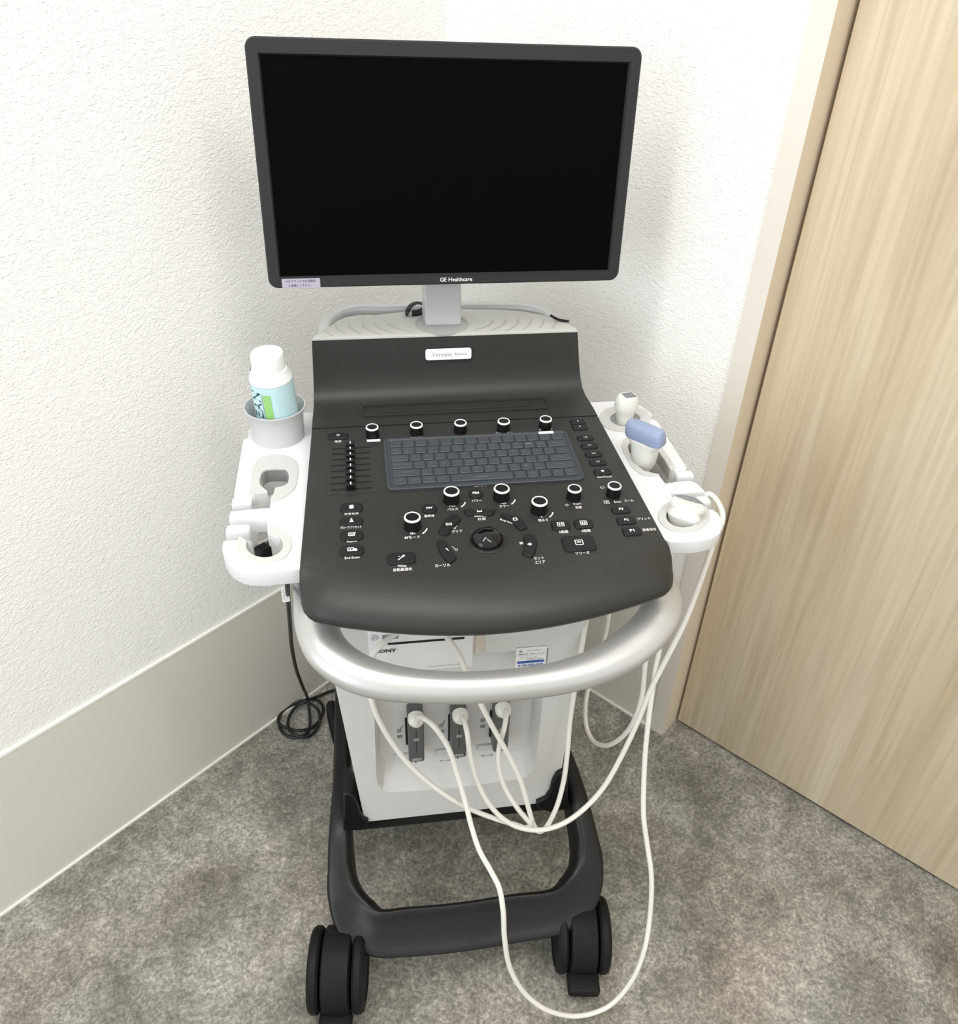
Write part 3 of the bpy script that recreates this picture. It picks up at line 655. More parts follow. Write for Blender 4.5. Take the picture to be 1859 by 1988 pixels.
# service sticker
c = cf(1030, 1276); TS = frame_at((c.x, FY-.0012, c.z), (1, 0, 0), (0, 0, 1)); ss = MB(); sw, sh = .0468, .0455
ss.mesh(plate_mesh([rrect(sw, sh, .001, 2)], .0008, 0), 0, TS@Matrix.Translation((0, 0, .0004)))
S_ = lambda x, y: TS@Matrix.Translation((x, y, .0007))
box_ic(sw-.001, sh-.001, .0002)(MB(), TS)
ss.lathe([(.0026, 0), (.0001, .0001)], 20, 1, S_(-.0165, .0155), cap=False); ss.text('GE Healthcare', S_(.004, .0165), width=.023, mi=1)
ss.text('機器お引渡日', S_(-.0125, .0095), width=.0150, mi=2, bold=.02); ss.text('2021.7.  8.  173', S_(.009, .0095), width=.022, mi=2)
ss.box((-.0002, .0062, 0), (.040, .0003, .0001), 1, S_(0, 0)); ss.text('修理・お問い合わせは', S_(-.004, .0020), width=.026, mi=1); ss.text('24時間365日受付', S_(.006, -.0020), width=.026, mi=1)
ss.mesh(plate_mesh([rrect(.042, .0050, .0024)], .0002, 0), 3, S_(0, -.0075)); ss.text('0120-055-919', S_(0, -.0145), width=.038, mi=3, bold=.03)
part(ss, 'service_sticker', ['paper', 'midink', 'dkink', 'blueink'], 0)
c = cf(931, 1250); part(MB().box((c.x, FY-.0006, c.z), (.014, .0012, .035), bev=.0003), 'tan_panel_patch', 'tan', 30, cab)

# ---- base frame: U shaped, sloping front bar, rails running back past the cabinet
fr = MB()
keys = [  # centre, outer-bottom offset handled through section vectors: (centre), (half a along 'across'), (half b thickness), tilt
 ((-.222, .55, .150), .016, .028, 0), ((-.222, .36, .175), .016, .030, 0), ((-.222, .22, .205), .017, .034, 0), ((-.224, .15, .195), .019, .034, 5), ((-.224, .10, .165), .021, .034, 12), ((-.219, .068, .146), .028, .028, 22),
 ((-.202, .034, .131), .038, .022, 36), ((-.172, .009, .130), .036, .016, 43), ((-.12, .003, .131), .038, .012, 44), ((-.035, .000, .131), .038, .011, 44), ((.06, .003, .131), .038, .012, 44), ((.139, .008, .130), .036, .016, 43),
 ((.176, .030, .131), .038, .022, 36), ((.198, .066, .146), .028, .028, 22), ((.202, .10, .165), .021, .034, 12), ((.199, .15, .195), .019, .034, 5), ((.197, .22, .205), .017, .034, 0), ((.195, .36, .175), .016, .030, 0), ((.192, .55, .150), .016, .028, 0)]
pc = spline([k[0] for k in keys], 6); n = len(pc); rings = []
def ki(i, j): a = i//6; t = (i % 6)/6; b = min(a+1, len(keys)-1); return keys[a][j]*(1-t)+keys[b][j]*t
for i, p in enumerate(pc):
    t = (pc[min(i+1, n-1)]-pc[max(i-1, 0)]); t.z = 0; t.normalize()       # plan direction
    ac = Vector((0, 0, 1)).cross(t)                # horizontal across: outward or inward
    inward = ac if ac.dot(Vector((-.012, .3, 0))-Vector((p.x, p.y, 0))) > 0 else -ac
    a, b, tl = ki(i, 1), ki(i, 2), rad(ki(i, 3))
    u = inward*cos(tl)+Vector((0, 0, 1))*sin(tl); v = -inward*sin(tl)+Vector((0, 0, 1))*cos(tl)
    ring_ = []
    for k in range(36):
        an = 2*pi*k/36; cs, sn = cos(an), sin(an); e = .50
        uu = math.copysign(abs(cs)**e, cs); vv = b*math.copysign(abs(sn)**e, sn)
        if sn > 0: vv -= .011*max(0, min(1, (tl-rad(24))/rad(16)))*(1-uu*uu)*(1 if sn > .05 else 0)
        ring_.append(p+u*(a*uu)+v*vv)
    rings.append(ring_)
fr.loft(rings)
bf = part(fr, 'base_frame', 'frame', 50)
part(MB().box((-.222, .185, .200), (.0352, .0012, .0690)), 'frame_joint', 'slot', 0, bf)
TSH = frame_at((0, .142, 0), (1, 0, 0), (0, 0, 1))
for ps in ([(250, 1150), (268, 1146), (285, 1150), (303, 1172), (318, 1205), (328, 1240), (345, 1262), (362, 1270), (362, 1290), (330, 1312), (250, 1312)], [(1262, 1040), (1240, 1043), (1212, 1058), (1192, 1092), (1180, 1138), (1160, 1168), (1120, 1186), (1120, 1210), (1180, 1230), (1262, 1215)]):
    q = [ony(559+.4309*x, 1048+.4309*y, .142) for x, y in ps]
    part(MB().mesh(plate_mesh([[(v.x, v.z) for v in q]], .055, .003), 0, TSH), 'corner_shoulder', 'frame', 40, bf)

# ---- casters
def caster(x, y, ang, front=True, R=.0665):
    T = Matrix.Translation((x, y, 0))@Matrix.Rotation(rad(ang), 4, 'Z')
    W = T@Matrix.Translation((0, 0, R))@Matrix.Rotation(pi/2, 4, 'Y')
    hub = MB()
    # rounded hood over the twin wheels
    rg = []
    for xx, s in ((-.024, .86), (-.021, .97), (0, 1.0), (.021, .97), (.024, .86)):
        rg.append([(xx, (R*s*1.0)*cos(rad(a))*1.03, R+R*s*sin(rad(a))*1.05) for a in range(-60, 235, 12)])
    hub.loft(rg, 0, T); hub.lathe([(.020, R*1.0), (.020, .120)], 24, 0, T)
    hub.box((0, .004, R*1.55), (.046, .080, .050), 0, T, bev=.012)
    c = part(hub, 'caster', 'rubber', 40)
    for s in (-1, 1):
        pr = [(.012, s*.026), (.045, s*.026), (R-.004, s*.027), (R, s*.031), (R, s*.040), (R-.004, s*.045), (.050, s*.047), (.046, s*.044), (.012, s*.045)]
        part(MB().lathe(pr, 40, 0, W), 'wheel', 'rubber', 30, c)
    if front:
        part(MB().box((0, -R*1.12, .036), (.054, .040, .022), 0, T@Matrix.Rotation(rad(0), 4, 'X'), bev=.006), 'brake_pedal', 'rubber', 35, c)
    return c
FL = onz(657, 1905, .062); FR = onz(1131, 1838, .062)
caster(-.238, -.012, -6); caster(.181, -.004, -8, R=.062)
caster(-.205, .50, 15, False); caster(.175, .50, -15, False)

# ---- side holder trays
TZ0 = .86
def P(pts, z=TZ0): return [(onz(x, y, z).x, onz(x, y, z).y) for x, y in pts]
ZL = lambda pts: [(420+.2817*x, 620+.2817*y) for x, y in pts]
ZR = lambda pts: [(1120+.2013*x, 740+.2013*y) for x, y in pts]
def tube_wall(b, outline_xy, z0, z1, mi=0, closed=False, t=.0025):
    inn = outline_xy; rings = [[(x, y, z0) for x, y in inn], [(x, y, z1) for x, y in inn]]
    b.loft(rings, mi, closed=closed, caps=False)
open2 = ZL([(505, 1130), (495, 1138), (462, 1155), (405, 1165), (395, 1205), (375, 1230), (365, 1298)])
open2_left = ZL([(350, 1190), (320, 1165), (300, 1145), (298, 1120), (305, 1080), (322, 1052), (350, 1037), (420, 1033), (475, 1035), (497, 1055), (503, 1090)])
ringopen = ell(513.5, 1059.5, 36.5, 24.5, -62, 180+22, 28)   # image ellipse, from upper right round the front to the left gap
trayL = [(600, 800), (525, 802), (492, 829), (482, 834), (481, 849), (472, 853), (463, 905), (454, 960), (489, 959)]
trayL += ZL([(250, 1205), (345, 1190), (322, 1165), (300, 1142), (298, 1110), (308, 1070), (325, 1050), (350, 1038), (410, 1033), (475, 1036), (496, 1058), (500, 1095), (492, 1135), (462, 1153), (405, 1165), (395, 1205), (378, 1228), (366, 1298)])
trayL += ZL([(240, 1306), (103, 1320), (92, 1335), (85, 1368), (350, 1380), (352, 1472)])
trayL += ringopen[3:]
trayL += [(487.6, 1048.7), (440, 1048.5), (433, 1052), (430.5, 1064), (434, 1077), (442, 1090), (452, 1099.5), (468, 1107.5), (484, 1111), (508, 1111.5), (533, 1109.5), (576, 1105.5), (600, 1104), (617, 1042), (623, 902), (617, 800)]
tm = MB(); tm.mesh(plate_mesh([P(trayL)], .022, .0012), 0, Matrix.Translation((0, 0, TZ0)))
# holder cup under the front ring, levers in front of the slots
cc = onz(513, 1058, TZ0)
qq = P(ell(513.5, 1059.5, 36, 24, -74, 200, 36)); qx = sum(a for a, b in qq)/len(qq); qy = sum(b for a, b in qq)/len(qq)
tm.loft([[(qx+(x-qx)*k_, qy+(y-qy)*k_, TZ0-z_) for x, y in qq] for k_, z_ in ((1.22, .018), (1.18, .034), (1.08, .044), (1.0, .047))], 0, closed=False, caps=False)
trL = part(tm, 'left_holder_tray', 'white', 30)
def lever(px0, px1, py, z, name='cable_gate', par=None, hh=.013):
    a, b = onz(px0, py, z), onz(px1, py-(px1-px0)*.03, z); c = (a+b)/2
    return part(MB().box((c.x, c.y, c.z), ((b-a).length, .016, hh), 0, None, bev=.003), name, 'white', 35, par)
lever(451, 490, 979, TZ0-.012, par=trL); lever(440, 486, 1036, TZ0-.010, par=trL, hh=.018)
ins = MB(); i2o = ZL([(228, 1203), (236, 1120), (247, 1038), (262, 1000), (285, 968), (320, 948), (378, 936), (440, 936), (500, 948), (545, 975), (562, 1010), (563, 1060), (555, 1130), (540, 1170), (500, 1210), (455, 1238), (400, 1255), (372, 1262), (378, 1228), (395, 1205), (405, 1165), (462, 1153), (492, 1135), (500, 1095), (496, 1058), (475, 1036), (410, 1033), (350, 1038), (325, 1050), (308, 1070), (298, 1110), (300, 1142), (322, 1165), (350, 1185), (352, 1200), (300, 1206)])
ins.mesh(plate_mesh([P(i2o)], .045, .0004), 0, Matrix.Translation((0, 0, TZ0+.0015)))
part(ins, 'holder_insert', 'insert', 30, trL)
ri = MB(); arc_o = ell(513, 1057.5, 53.5, 37.5, -80, 205, 40); arc_i = ell(513.5, 1059.5, 36, 24, 200, -74, 36)
ri.mesh(plate_mesh([P(arc_o+arc_i)], .0045, .0004), 0, Matrix.Translation((0, 0, TZ0+.0015)))
q = P(ell(513.5, 1059.5, 36, 24, -74, 200, 36)); cx = sum(a for a, b in q)/len(q); cy = sum(b for a, b in q)/len(q)
ri.loft([[(x, y, TZ0-.002) for x, y in q], [(cx+(x-cx)*.86, cy+(y-cy)*.86, TZ0-.044) for x, y in q]], 0, closed=False, caps=False)
part(ri, 'holder_insert', 'insert', 50, trL)
# cup
cp_ = onz(541, 846, TZ0); ct = onz(535.5, 789, TZ0+.058); cup = MB()
cupT = Matrix.Translation((cp_.x, cp_.y, TZ0))
cup.lathe([(.0385, .000), (.0390, .018), (.0400, .038), (.0425, .0465), (.0448, .0505), (.0448, .0520), (.0432, .0522), (.0395, .040), (.0370, .004), (.0005, .004)], 48, 0, cupT, cap=False)
part(cup, 'bottle_cup', 'cupgrey', 50, trL)

# right tray
r3open = ell(1325.5, 1003, 33.5, 22.5, -20, -20-290, 30)
trayR = [(1140, 781), (1196, 778), (1228, 780), (1246, 789), (1262, 801), (1266, 806), (1250, 808), (1247, 812), (1269, 814), (1279, 821), (1284, 832), (1333, 907), (1332, 912), (1312, 913)]
trayR += ZR([(895, 850), (840, 760), (770, 665), (690, 610), (600, 585), (530, 590), (500, 603), (485, 640), (500, 690), (540, 770), (570, 810), (640, 868), (720, 890), (790, 905), (850, 985)])
trayR += [(1306, 936), (1322, 934), (1341, 933), (1352, 938), (1363, 948), (1369, 955), (1302, 958), (1309, 974)]
trayR += ell(1325.5, 1003, 33.5, 22.5, -120, -120-290, 30)[:]
trayR += [(1360, 990), (1368, 988), (1384, 989), (1394, 997), (1401, 1010), (1401, 1024), (1396, 1036), (1381, 1045), (1351, 1051), (1318, 1052), (1301, 1052), (1270, 1040), (1200, 900), (1140, 800)]
tm = MB(); tm.mesh(plate_mesh([P(trayR)], .020, .0012), 0, Matrix.Translation((0, 0, TZ0)))
cc = onz(1326, 1003, TZ0)
tm.lathe([(.034, -.018), (.0325, -.034), (.029, -.042), (.027, -.044)], 36, 0, Matrix.Translation((cc.x-.006, cc.y+.002, TZ0)), cap=False)
trR = part(tm, 'right_holder_tray', 'white', 30)
lever(1311, 1344, 926, TZ0-.006, par=trR); lever(1352, 1376, 976, TZ0-.002, par=trR)
r1 = MB(); r1.mesh(plate_mesh([P(ell(1212.6, 813.5, 50, 26, 0, 360, 40)), P(ell(1212.6, 814.5, 29, 14.5, 0, 360, 32))], .003, .0004), 0, Matrix.Translation((0, 0, TZ0+.0018)))
part(r1, 'holder_insert', 'insert', 40, trR)
part(MB().mesh(plate_mesh([P(ell(1212.6, 814.5, 28.5, 14.2, 0, 360, 32))], .0006), 0, Matrix.Translation((0, 0, TZ0+.0010))), 'holder_well', 'hook', 40, trR)
i2 = ZR([(425, 625), (440, 572), (470, 548), (525, 540), (600, 545), (700, 560), (780, 592), (850, 690), (905, 770), (952, 848), (905, 862), (895, 850), (840, 760), (770, 665), (690, 610), (600, 585), (530, 590), (500, 603), (485, 640), (500, 690), (540, 770), (570, 810), (640, 868), (720, 890), (790, 905), (795, 918), (700, 925), (640, 915), (590, 890), (530, 840), (480, 760), (440, 680)])
part(MB().mesh(plate_mesh([P(i2)], .045, .0004), 0, Matrix.Translation((0, 0, TZ0+.0015))), 'holder_insert', 'insert', 30, trR)
ri = MB(); ri.mesh(plate_mesh([P(ell(1327, 1002, 50.5, 32.5, -100, -100-310, 40)+ell(1325.5, 1003, 33, 22.2, -50, 260, 36)[::1])], .0045, .0004), 0, Matrix.Translation((0, 0, TZ0+.0015)))
q = P(ell(1325.5, 1003, 33, 22.2, 0, 360, 40)); cx = sum(a for a, b in q)/len(q); cy = sum(b for a, b in q)/len(q)
ri.loft([[(x, y, TZ0-.002) for x, y in q], [(cx+(x-cx)*.86, cy+(y-cy)*.86, TZ0-.044) for x, y in q]], 0, caps=False)
part(ri, 'holder_insert', 'insert', 50, trR)

# ================================================================ printer inside the cabinet
pr = empty('thermal_printer', (-.05, FY, .62), 'white thermal printer with black paper slot set into the upper cabinet front', 'printer')
a = cf(715, 1250, FY-.006); b = cf(919, 1240, FY-.006); zt_, zb_ = .745, cf(820, 1303, FY-.006).z
bod = MB().box(((a.x+b.x)/2, FY+.004, (zt_+zb_)/2), (b.x-a.x, .018, zt_-zb_), bev=.0015).build('printer_body', 'paper')
yf = FY-.0052
s0, s1 = cf(752, 1248, yf), cf(901, 1240, yf)
slt = MB().box(((s0.x+s1.x)/2, yf-.0003, (s0.z+s1.z)/2), (s1.x-s0.x, .0016, .0032)).build('paper_slot', 'slot')
lat = MB().box((cf(830, 1238, yf).x, yf-.002, cf(830, 1236, yf).z+.004), (.055, .006, .012), bev=.002).build('door_latch', 'paper')
c = cf(726, 1238, yf); scw = MB().lathe([(.0052, 0), (.0052, .0015), (.004, .0022), (.002, .0012), (.0005, .0012)], 24, 0, frame_at((c.x, yf, c.z), (1, 0, 0), (0, 0, 1)), cap=False).build('screw', 'insert')
bk = MB(); c = cf(757, 1236, yf); bk.box((c.x, yf-.0003, c.z), (.022, .0014, .008)); bk = bk.build('release_button', 'hook')
lt = MB(); c = cf(749, 1263, yf); lt.text('SONY', frame_at((c.x, yf-.0012, c.z), (1, 0, 0), (0, 0, 1)), width=.030, height=.0068, bold=.03)
c = cf(863, 1291, yf); lt.text('DIGITAL GRAPHIC PRINTER UP-D898', frame_at((c.x, yf-.0012, c.z), (1, 0, 0), (0, 0, 1)), width=.052, height=.0014)
c = cf(757, 1297, yf); lt.box((c.x, yf-.0008, c.z), (.035, .0006, .0008)); lt.box((c.x, yf-.0008, c.z-.003), (.038, .0006, .0006))
lt = lt.build('printer_lettering', 'dkink', None, 0)
adopt(pr, [bod, slt, lat, scw, bk, lt])

# ================================================================ gel bottle in the cup
gb_c = Vector((cp_.x+.004, cp_.y-.003, TZ0+.0065))
tipz = ony(519, 690, .0); 
dtop = ony(517, 684, gb_c.y-.012)
ax = (dtop-gb_c).normalized(); HB = (dtop-gb_c).length
bt_ = empty('gel_bottle', tuple(gb_c), 'clear bottle of aqua gel with white cap leaning in the round cup beside the deck', 'bottle')
GT = frame_at(gb_c, Vector((1, 0, 0))-ax*ax.x, Vector((0, 0, 1)).cross(Vector((1, 0, 0)))); 
zx = ax; xx = (Vector((1, 0, 0))-ax*ax.x).normalized(); yy = zx.cross(xx)
GT = Matrix((xx, yy, zx)).transposed().to_4x4(); GT.translation = gb_c
k = HB/.165
R_ = .0305
body = MB().lathe([(.024, 0), (R_, .004), (R_, HB-.042), (R_-.001, HB-.039), (.027, HB-.035), (.0245, HB-.030)], 40, 0, GT).build('bottle_body', 'aqua')
cl = MB().lathe([(.0262, HB-.028), (.0258, HB-.026), (.0250, HB-.0235), (.0240, HB-.0225), (.0232, HB-.005), (.0222, HB-.0008), (.012, HB-.0002), (.0115, HB-.001), (.0003, HB-.001)], 40, 0, GT, cap=False).build('bottle_cap', 'cap')
neck = MB().lathe([(R_+.0003, HB-.040), (R_-.0002, HB-.036), (.0275, HB-.031), (.0262, HB-.024)], 40, 0, GT, cap=False).build('bottle_shoulder', 'cap')
lb = MB()
def on_cyl(a, z, off): return (cos(a)*(R_+off), sin(a)*(R_+off), z)
def patch(b, a0, a1, z0, z1, mi, off=.0004):
    n_ = 8; b.loft([[on_cyl(a0+(a1-a0)*i/n_, z, off) for i in range(n_+1)] for z in (z0, z1)], mi, GT, closed=False, caps=False)
patch(lb, rad(246), rad(268), .030, HB-.052, 0)
patch(lb, rad(243.2), rad(244.2), .020, HB-.052, 1)
me = text_mesh('CLEAN', .0); xs = [v.co.x for v in me.vertices]; ys_ = [v.co.y for v in me.vertices]; wx, wy = max(xs)-min(xs), max(ys_)-min(ys_)
vs = [on_cyl(rad(240)-(v.co.y-min(ys_))/wy*rad(34), HB-.121+(v.co.x-min(xs))/wx*.071, .0006) for v in me.vertices]
lb.add(vs, [tuple(p_.vertices) for p_ in me.polygons], 1, GT)
me = text_mesh('med', .0); xs = [v.co.x for v in me.vertices]; ys_ = [v.co.y for v in me.vertices]
vs = [on_cyl(rad(262)-(v.co.y-min(ys_))*rad(18), .016+(v.co.x-min(xs))*.008, .0006) for v in me.vertices]; lb.add(vs, [tuple(p_.vertices) for p_ in me.polygons], 1, GT)
lbo = lb.build('bottle_label', ['green', 'navy'], None, 0)
adopt(bt_, [body, cl, neck, lbo])

# ================================================================ transducers with their cables and plugs
def se(a, b, n_=28, e=.8): return [(a*math.copysign(abs(cos(2*pi*k_/n_))**e, cos(2*pi*k_/n_)), b*math.copysign(abs(sin(2*pi*k_/n_))**e, sin(2*pi*k_/n_))) for k_ in range(n_)]
def shaped(sections, T, mi=0, e=.8):
    b = MB(); b.loft([[(x+ox, y+oy, z) for x, y in se(a_, b_, 28, e)] for z, a_, b_, ox, oy in sections], mi, T); return b
def axT(base, top_, xdir):
    z = (Vector(top_)-Vector(base)).normalized(); x = Vector(xdir); x = (x-z*x.dot(z)).normalized(); y = z.cross(x)
    m_ = Matrix((x, y, z)).transposed().to_4x4(); m_.translation = Vector(base); return m_
def plug(px, py, pxb, pyb, hasring):
    """grey cartridge standing out of the recess, with round white cable boot"""
    top_ = ony(px, py, RY-.030); bot = ony(pxb, pyb, RY-.020)
    zc = (top_.z+bot.z)/2-.001; h_ = abs(top_.z-bot.z)+.006; xc = (top_.x+bot.x)/2
    objs = [MB().box((xc, RY-.0145, zc), (.0255, .030, h_), bev=.0035).build('plug_body', 'port')]
    objs.append(MB().box((xc, RY-.0298, bot.z+.004), (.016, .0015, .006), bev=.0006).build('plug_tab', 'portl'))
    objs.append(MB().box((xc, RY-.0296, zc-.002), (.0012, .001, h_*.5)).build('plug_seam', 'dkink'))
    w_ = MB().lathe([(.0045, 0), (.004, .001), (.0003, .0012)], 20, 0, frame_at((xc, RY-.0298, zc+.002), (1, 0, 0), (0, 0, 1))@Matrix.Diagonal((1.2, .8, 1, 1)), cap=False).build('plug_window', 'portl'); objs.append(w_)
    bt = MB().lathe([(.0125, -.004), (.0128, .004), (.0115, .009), (.008, .012), (.0065, .014), (.0003, .0145)], 28, 0, frame_at((top_.x, RY-.030, top_.z), (1, 0, 0), (0, 0, 1)), cap=False).build('cable_boot', 'cable'); objs.append(bt)
    return top_, objs
CRAD = .0041
def cable(pts, r=CRAD): return MB().tube(spline(pts, 9), r, 12).build('cable', 'cable', None, 60)
Y = ony
# probe A: small phased array, back of right tray; plug in left port, cable loops to the floor
t1, o1 = plug(807, 1394, 808, 1468, 1)
cA = [(t1.x, RY-.042, t1.z), Y(815, 1392, RY-.052), Y(840, 1408, .105), Y(868, 1448, .09), Y(888, 1505, .070), Y(905, 1565, .045), Y(915, 1605, .025), Y(930, 1650, -.005), Y(952, 1690, -.035), Y(968, 1722, -.055), Y(976, 1765, -.072), Y(979, 1820, -.085), Y(990, 1880, -.096),
      Y(1020, 1930, -.108), Y(1065, 1962, -.118), Y(1125, 1972, -.118), Y(1180, 1954, -.110), Y(1225, 1905, -.098), Y(1250, 1845, -.080), Y(1261, 1780, -.056), Y(1264, 1700, -.030), Y(1256, 1640, -.008), Y(1249, 1585, .010), Y(1249, 1530, .030),
      Y(1253, 1450, .058), Y(1262, 1370, .085), Y(1272, 1300, .105), Y(1281, 1240, .125), (.262, .20, .76), (.272, .33, .80), (.285, .44, .79), onz(1228, 832, .80), onz(1213, 816, .855)]
rA = empty('phased_array_probe', tuple(onz(1212, 818, TZ0)), 'small off-white probe with square grey tip in the back hole of the right tray', 'ultrasound probe', 'probes in the right tray')
a0 = onz(1210, 824, TZ0-.004); a1 = Y(1218, 766, a0.y+.002); TA = axT(a0, a1, (1, .2, 0))@Matrix.Diagonal((.95, .95, (a1-a0).length/.0715, 1))
pA = shaped([(0, .012, .011, 0, 0), (.018, .0135, .012, 0, 0), (.032, .0155, .0135, 0, 0), (.038, .0185, .016, 0, 0), (.046, .0195, .0165, 0, 0), (.060, .0185, .0155, 0, 0), (.068, .0160, .0130, 0, 0), (.0705, .0140, .011, 0, 0)], TA).build('probe_body', 'probe')
TA2 = TA@Matrix.Translation((.0015, -.002, .0712))
lA = MB().box((0, 0, 0), (.0185, .0165, .0022), 0, TA2, bev=.0008).build('probe_lens', 'lens')
mkA = MB().lathe([(.003, 0), (.0003, .0008)], 6, 0, frame_at(TA@Vector((-.0165, -.006, .050)), (0, 1, 0), (0, 0, 1)), cap=False)
mkA = MB().box((-.0178, -.004, .050), (.0012, .005, .006), 0, TA, bev=.0004).build('orientation_mark', 'lens')
adopt(rA, [pA, lA, mkA, cable(cA)]+o1)
# probe C: convex, front of right tray; plug in middle port; big sweep to the right
t2, o2 = plug(893, 1388, 888, 1460, 0)
cC = [(t2.x, RY-.042, t2.z), Y(899, 1394, RY-.052), Y(906, 1420, .108), Y(913, 1470, .095), Y(928, 1522, .080), Y(950, 1562, .065), Y(978, 1591, .052), Y(1010, 1607, .045), Y(1050, 1611, .042), Y(1090, 1600, .042), Y(1130, 1573, .045), Y(1170, 1530, .055), Y(1205, 1470, .068), Y(1238, 1400, .082), Y(1262, 1340, .092), Y(1290, 1285, .102), Y(1330, 1205, .118), Y(1362, 1120, .135), Y(1386, 1050, .150), onz(1392, 1020, .838)+Vector((.012, .012, 0)),
      onz(1388, 985, .845)+Vector((.008, .006, 0)), onz(1378, 960, .848), onz(1366, 962, .848), onz(1352, 975, .84), onz(1335, 995, .825), onz(1328, 1003, .83)]
rC = empty('convex_probe', tuple(onz(1326, 1003, TZ0)), 'rounded off-white probe with curved grey edge lying in the front hole of the right tray', 'ultrasound probe', 'probes in the right tray')
cb3 = onz(1321, 1020, TZ0-.012); c3t = Y(1336, 974, cb3.y+.006)
TC = axT(cb3, c3t, (1, -.55, 0))@Matrix.Diagonal((1.05, 1, (c3t-cb3).length/.067, 1))
pC = shaped([(0, .014, .013, 0, 0), (.015, .0185, .0165, 0, 0), (.030, .0215, .019, 0, 0), (.040, .0195, .017, 0, 0), (.046, .0195, .0150, 0, 0), (.052, .0225, .0150, 0, 0), (.062, .0225, .0145, 0, 0), (.067, .0195, .0115, 0, 0)], TC).build('probe_body', 'probe')
lC = MB().loft([[(.0235*cos(rad(a)), w_, .052+.0185*sin(rad(a))) for a in range(10, 171, 10)] for w_ in (.006, .014)], 0, TC, closed=False, caps=False)
lC = MB(); lC.loft([[((.0215+d_)*cos(rad(a)), w_, .052+(.0205+d_)*sin(rad(a))) for d_, w_ in ((-.004, .004), (.0012, .005), (.002, .009), (.0012, .013), (-.004, .014))] for a in range(28, 153, 9)], 0, TC); lC = lC.build('probe_lens', 'lens')
adopt(rC, [pC, lC, cable(cC)]+o2)
# probe B: linear with blue cap, middle of right tray; plug in right port
t3, o3 = plug(976, 1376, 970, 1448, 0)
cB = [(t3.x, RY-.042, t3.z), Y(983, 1380, RY-.052), Y(979, 1410, .108), Y(969, 1450, .10), Y(968, 1490, .092), Y(980, 1530, .082), Y(1002, 1566, .070), Y(1021, 1590, .062), Y(1029, 1601, .056), Y(1022, 1607, .052), Y(1000, 1601, .052), Y(960, 1589, .058), Y(905, 1567, .062), Y(850, 1533, .070), Y(795, 1485, .080), Y(750, 1425, .090), Y(724, 1370, .098), Y(716, 1320, .104), Y(722, 1275, .108), Y(742, 1250, .112), Y(765, 1232, .12),
      Y(790, 1205, .13), Y(830, 1200, .13), Y(868, 1238, .118), Y(893, 1275, .108), Y(908, 1315, .102), Y(932, 1365, .100), Y(958, 1415, .096), Y(988, 1468, .086), Y(1010, 1515, .076), Y(1026, 1570, .066), Y(1036, 1602, .060), Y(1045, 1614, .057), Y(1056, 1610, .060), Y(1078, 1572, .075), Y(1093, 1520, .095), Y(1101, 1460, .11), Y(1106, 1400, .125), (ony(1128, 1260, .14).x, .14, ony(1128, 1260, .14).z), Y(1138, 1200, .16),
      (.200, .26, .80), (.225, .30, .78), Y(1180, 1200, .28), Y(1166, 1262, .28), Y(1146, 1320, .27), Y(1136, 1370, .25), Y(1139, 1415, .23), Y(1153, 1440, .20), Y(1178, 1447, .17), Y(1208, 1430, .15), Y(1232, 1395, .14), Y(1246, 1350, .145), Y(1252, 1290, .16), Y(1262, 1225, .19), (.278, .26, .79), (.285, .29, .81), onz(1250, 900, .84)]
rB = empty('linear_probe', tuple(onz(1250, 900, TZ0)), 'off-white probe with wide soft blue cap standing in the middle slot of the right tray', 'ultrasound probe', 'probes in the right tray')
b0 = onz(1250, 905, TZ0-.006); tB = Y(1253, 828, b0.y-.002)
TB = axT(b0, tB, (.58, -.81, 0)); hB = (tB-b0).length
pB = shaped([(0, .0125, .012, 0, 0), (.010, .0165, .0150, 0, 0), (.026, .0195, .0160, 0, 0), (hB*.52, .0200, .0150, 0, 0), (hB*.62, .0270, .0145, 0, 0), (hB*.68, .0310, .0140, 0, 0), (hB*.70, .0312, .0135, 0, 0)], TB).build('probe_body', 'probe')
lB = shaped([(hB*.695, .0312, .0132, 0, 0), (hB*.74, .0322, .0135, 0, 0), (hB*.92, .0315, .0118, 0, 0), (hB*1.01, .0295, .0085, 0, 0), (hB*1.03, .0275, .0065, 0, 0)], TB, e=.55).build('probe_cap', 'blue')
adopt(rB, [pB, lB, cable(cB)]+o3)

# ================================================================ black cord, coil, strap, outlet
cd = empty('knotted_cord', tuple(onz(585, 1395, .004)), 'thin black cord with paper tag, hanging from left tray to a loose coil on floor', 'cord')
fz_ = .004
def wl(px, py, off=.03): # a point hanging off above: between tray and floor
    return None
ctop = onz(557, 1124, .84)
pts = [ctop, Y(559, 1160, .18), Y(563, 1215, .26), Y(566, 1255, .34), Y(575, 1300, .42), Y(588, 1335, .49), onz(597, 1360, .03), onz(601, 1390, .016), onz(601, 1408, .010), onz(594, 1425, .007), onz(575, 1432, .006), onz(552, 1425, .006), onz(541, 1405, .006), onz(546, 1384, .008), onz(563, 1370, .010), onz(590, 1359, .013), onz(615, 1359, .008),
       onz(627, 1372, .005), onz(622, 1395, .005), onz(606, 1412, .008), onz(580, 1418, .013), onz(555, 1413, .013), onz(541, 1404, .011), onz(541, 1392, .006), onz(552, 1377, .005), onz(572, 1367, .007), onz(598, 1365, .018), onz(617, 1378, .013), onz(620, 1400, .010), onz(606, 1425, .007), onz(585, 1431, .011),
       onz(562, 1418, .016), onz(560, 1395, .013), onz(575, 1372, .015), onz(600, 1358, .022), onz(620, 1351, .012), onz(645, 1341, .006), Vector((-.22, .66, .006))]
cor = MB().tube(spline(pts, 8), .0034, 10).build('cord', 'cord')
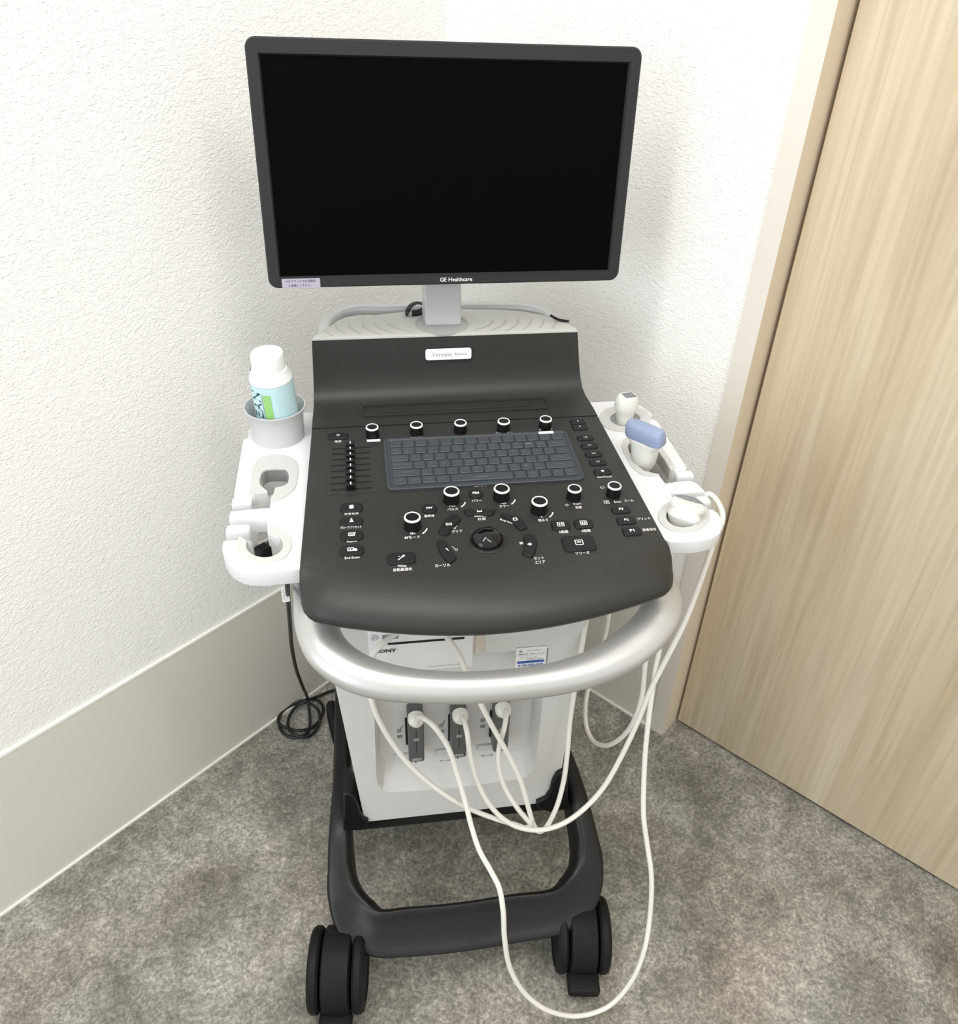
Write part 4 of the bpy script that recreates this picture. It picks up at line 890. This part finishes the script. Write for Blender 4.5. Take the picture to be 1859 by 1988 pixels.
c = onz(555, 1153, .80); c = Y(555, 1153, .17)
TT = frame_at(c, CR, -CD)@Matrix.Rotation(rad(8), 4, 'Z')
tg = MB(); tg.mesh(plate_mesh([rrect(.0105, .0195, .0012)], .001, 0), 0, TT@Matrix.Translation((0, -.001, .004)))
tg.text('2PAD1042', TT@Matrix.Translation((-.0022, -.001, .0042))@Matrix.Rotation(rad(90), 4, 'Z'), width=.015, mi=1); tg.text('SPO2 CORD', TT@Matrix.Translation((.0020, -.001, .0042))@Matrix.Rotation(rad(90), 4, 'Z'), width=.013, mi=1)
tgo = tg.build('paper_tag', ['paper', 'midink'], None, 0); adopt(cd, [cor, tgo])
sp = [onz(790, 606, .992), onz(797, 594, .998), onz(808, 588, 1.0), onz(820, 590, .998), onz(826, 598, .996)]
strap = MB().tube(spline([Vector((p_.x, p_.y+.02, p_.z-.01)) for p_ in [sp[0]]]+sp+[onz(815, 606, .990), onz(800, 608, .99)], 6), [(.0022, .005)]*(6*7+1), 8).build('black_strap', 'cord', None, 60)
tag(strap, 'small black looped strap behind the monitor neck on the pale top cover', 'strap')
# wall outlet on the left wall seen through the ring
def on_left(px, py, off=0):
    d = ray(px, py); q0 = corner+Lin*off; t = (q0-CAM).dot(Lin)/d.dot(Lin); return CAM+d*t
oc = on_left(506, 1042, .006); OT = frame_at(oc, -Ldir, (0, 0, 1))
ro = empty('wall_outlet', tuple(on_left(506, 1042, .001)), 'beige double wall outlet seen through the front ring of the left tray', 'outlet')
z_ = OT.to_3x3().col[2]; s_ = 1 if z_.dot(Lin) > 0 else -1
pl = MB(); pl.box((0, -.008, -.002*s_), (.070, .120, .007), 0, OT, bev=.002); plo = pl.build('outlet_plate', 'outlet')
so = []
for yy_ in (.022, -.022):
    b = MB(); b.box((0.004, yy_, .0022*s_), (.026, .022, .003), 0, OT, bev=.001)
    for xx_ in (-.004, .011): b.box((xx_, yy_+.002, .0040*s_), (.0022, .008, .001), 1, OT)
    b.box((.004, yy_-.006, .0040*s_), (.004, .003, .001), 1, OT); so.append(b.build('socket', ['outlet', 'slot'], None, 0))
adopt(ro, [plo]+so)
pgc = on_left(511, 1072, .020); PT = frame_at(pgc, -Ldir, (0, 0, 1))
pg = empty('power_plug', tuple(pgc), 'black power plug in the wall outlet behind the left tray', 'plug')
pb = MB().box((0, 0, 0), (.028, .030, .024), 0, PT, bev=.005).build('plug_body', 'black')
pcable = MB().tube(spline([pgc, pgc+Lin*.010+Vector((0, 0, -.03)), pgc+Lin*.0+Vector((0, 0, -.10)), on_left(540, 1200, .006)*1.0, Vector((pgc.x+.12, pgc.y+.02, .02))], 8), .0035, 10).build('plug_cord', 'cord')
bpy.data.objects.remove(pcable); adopt(pg, [pb])
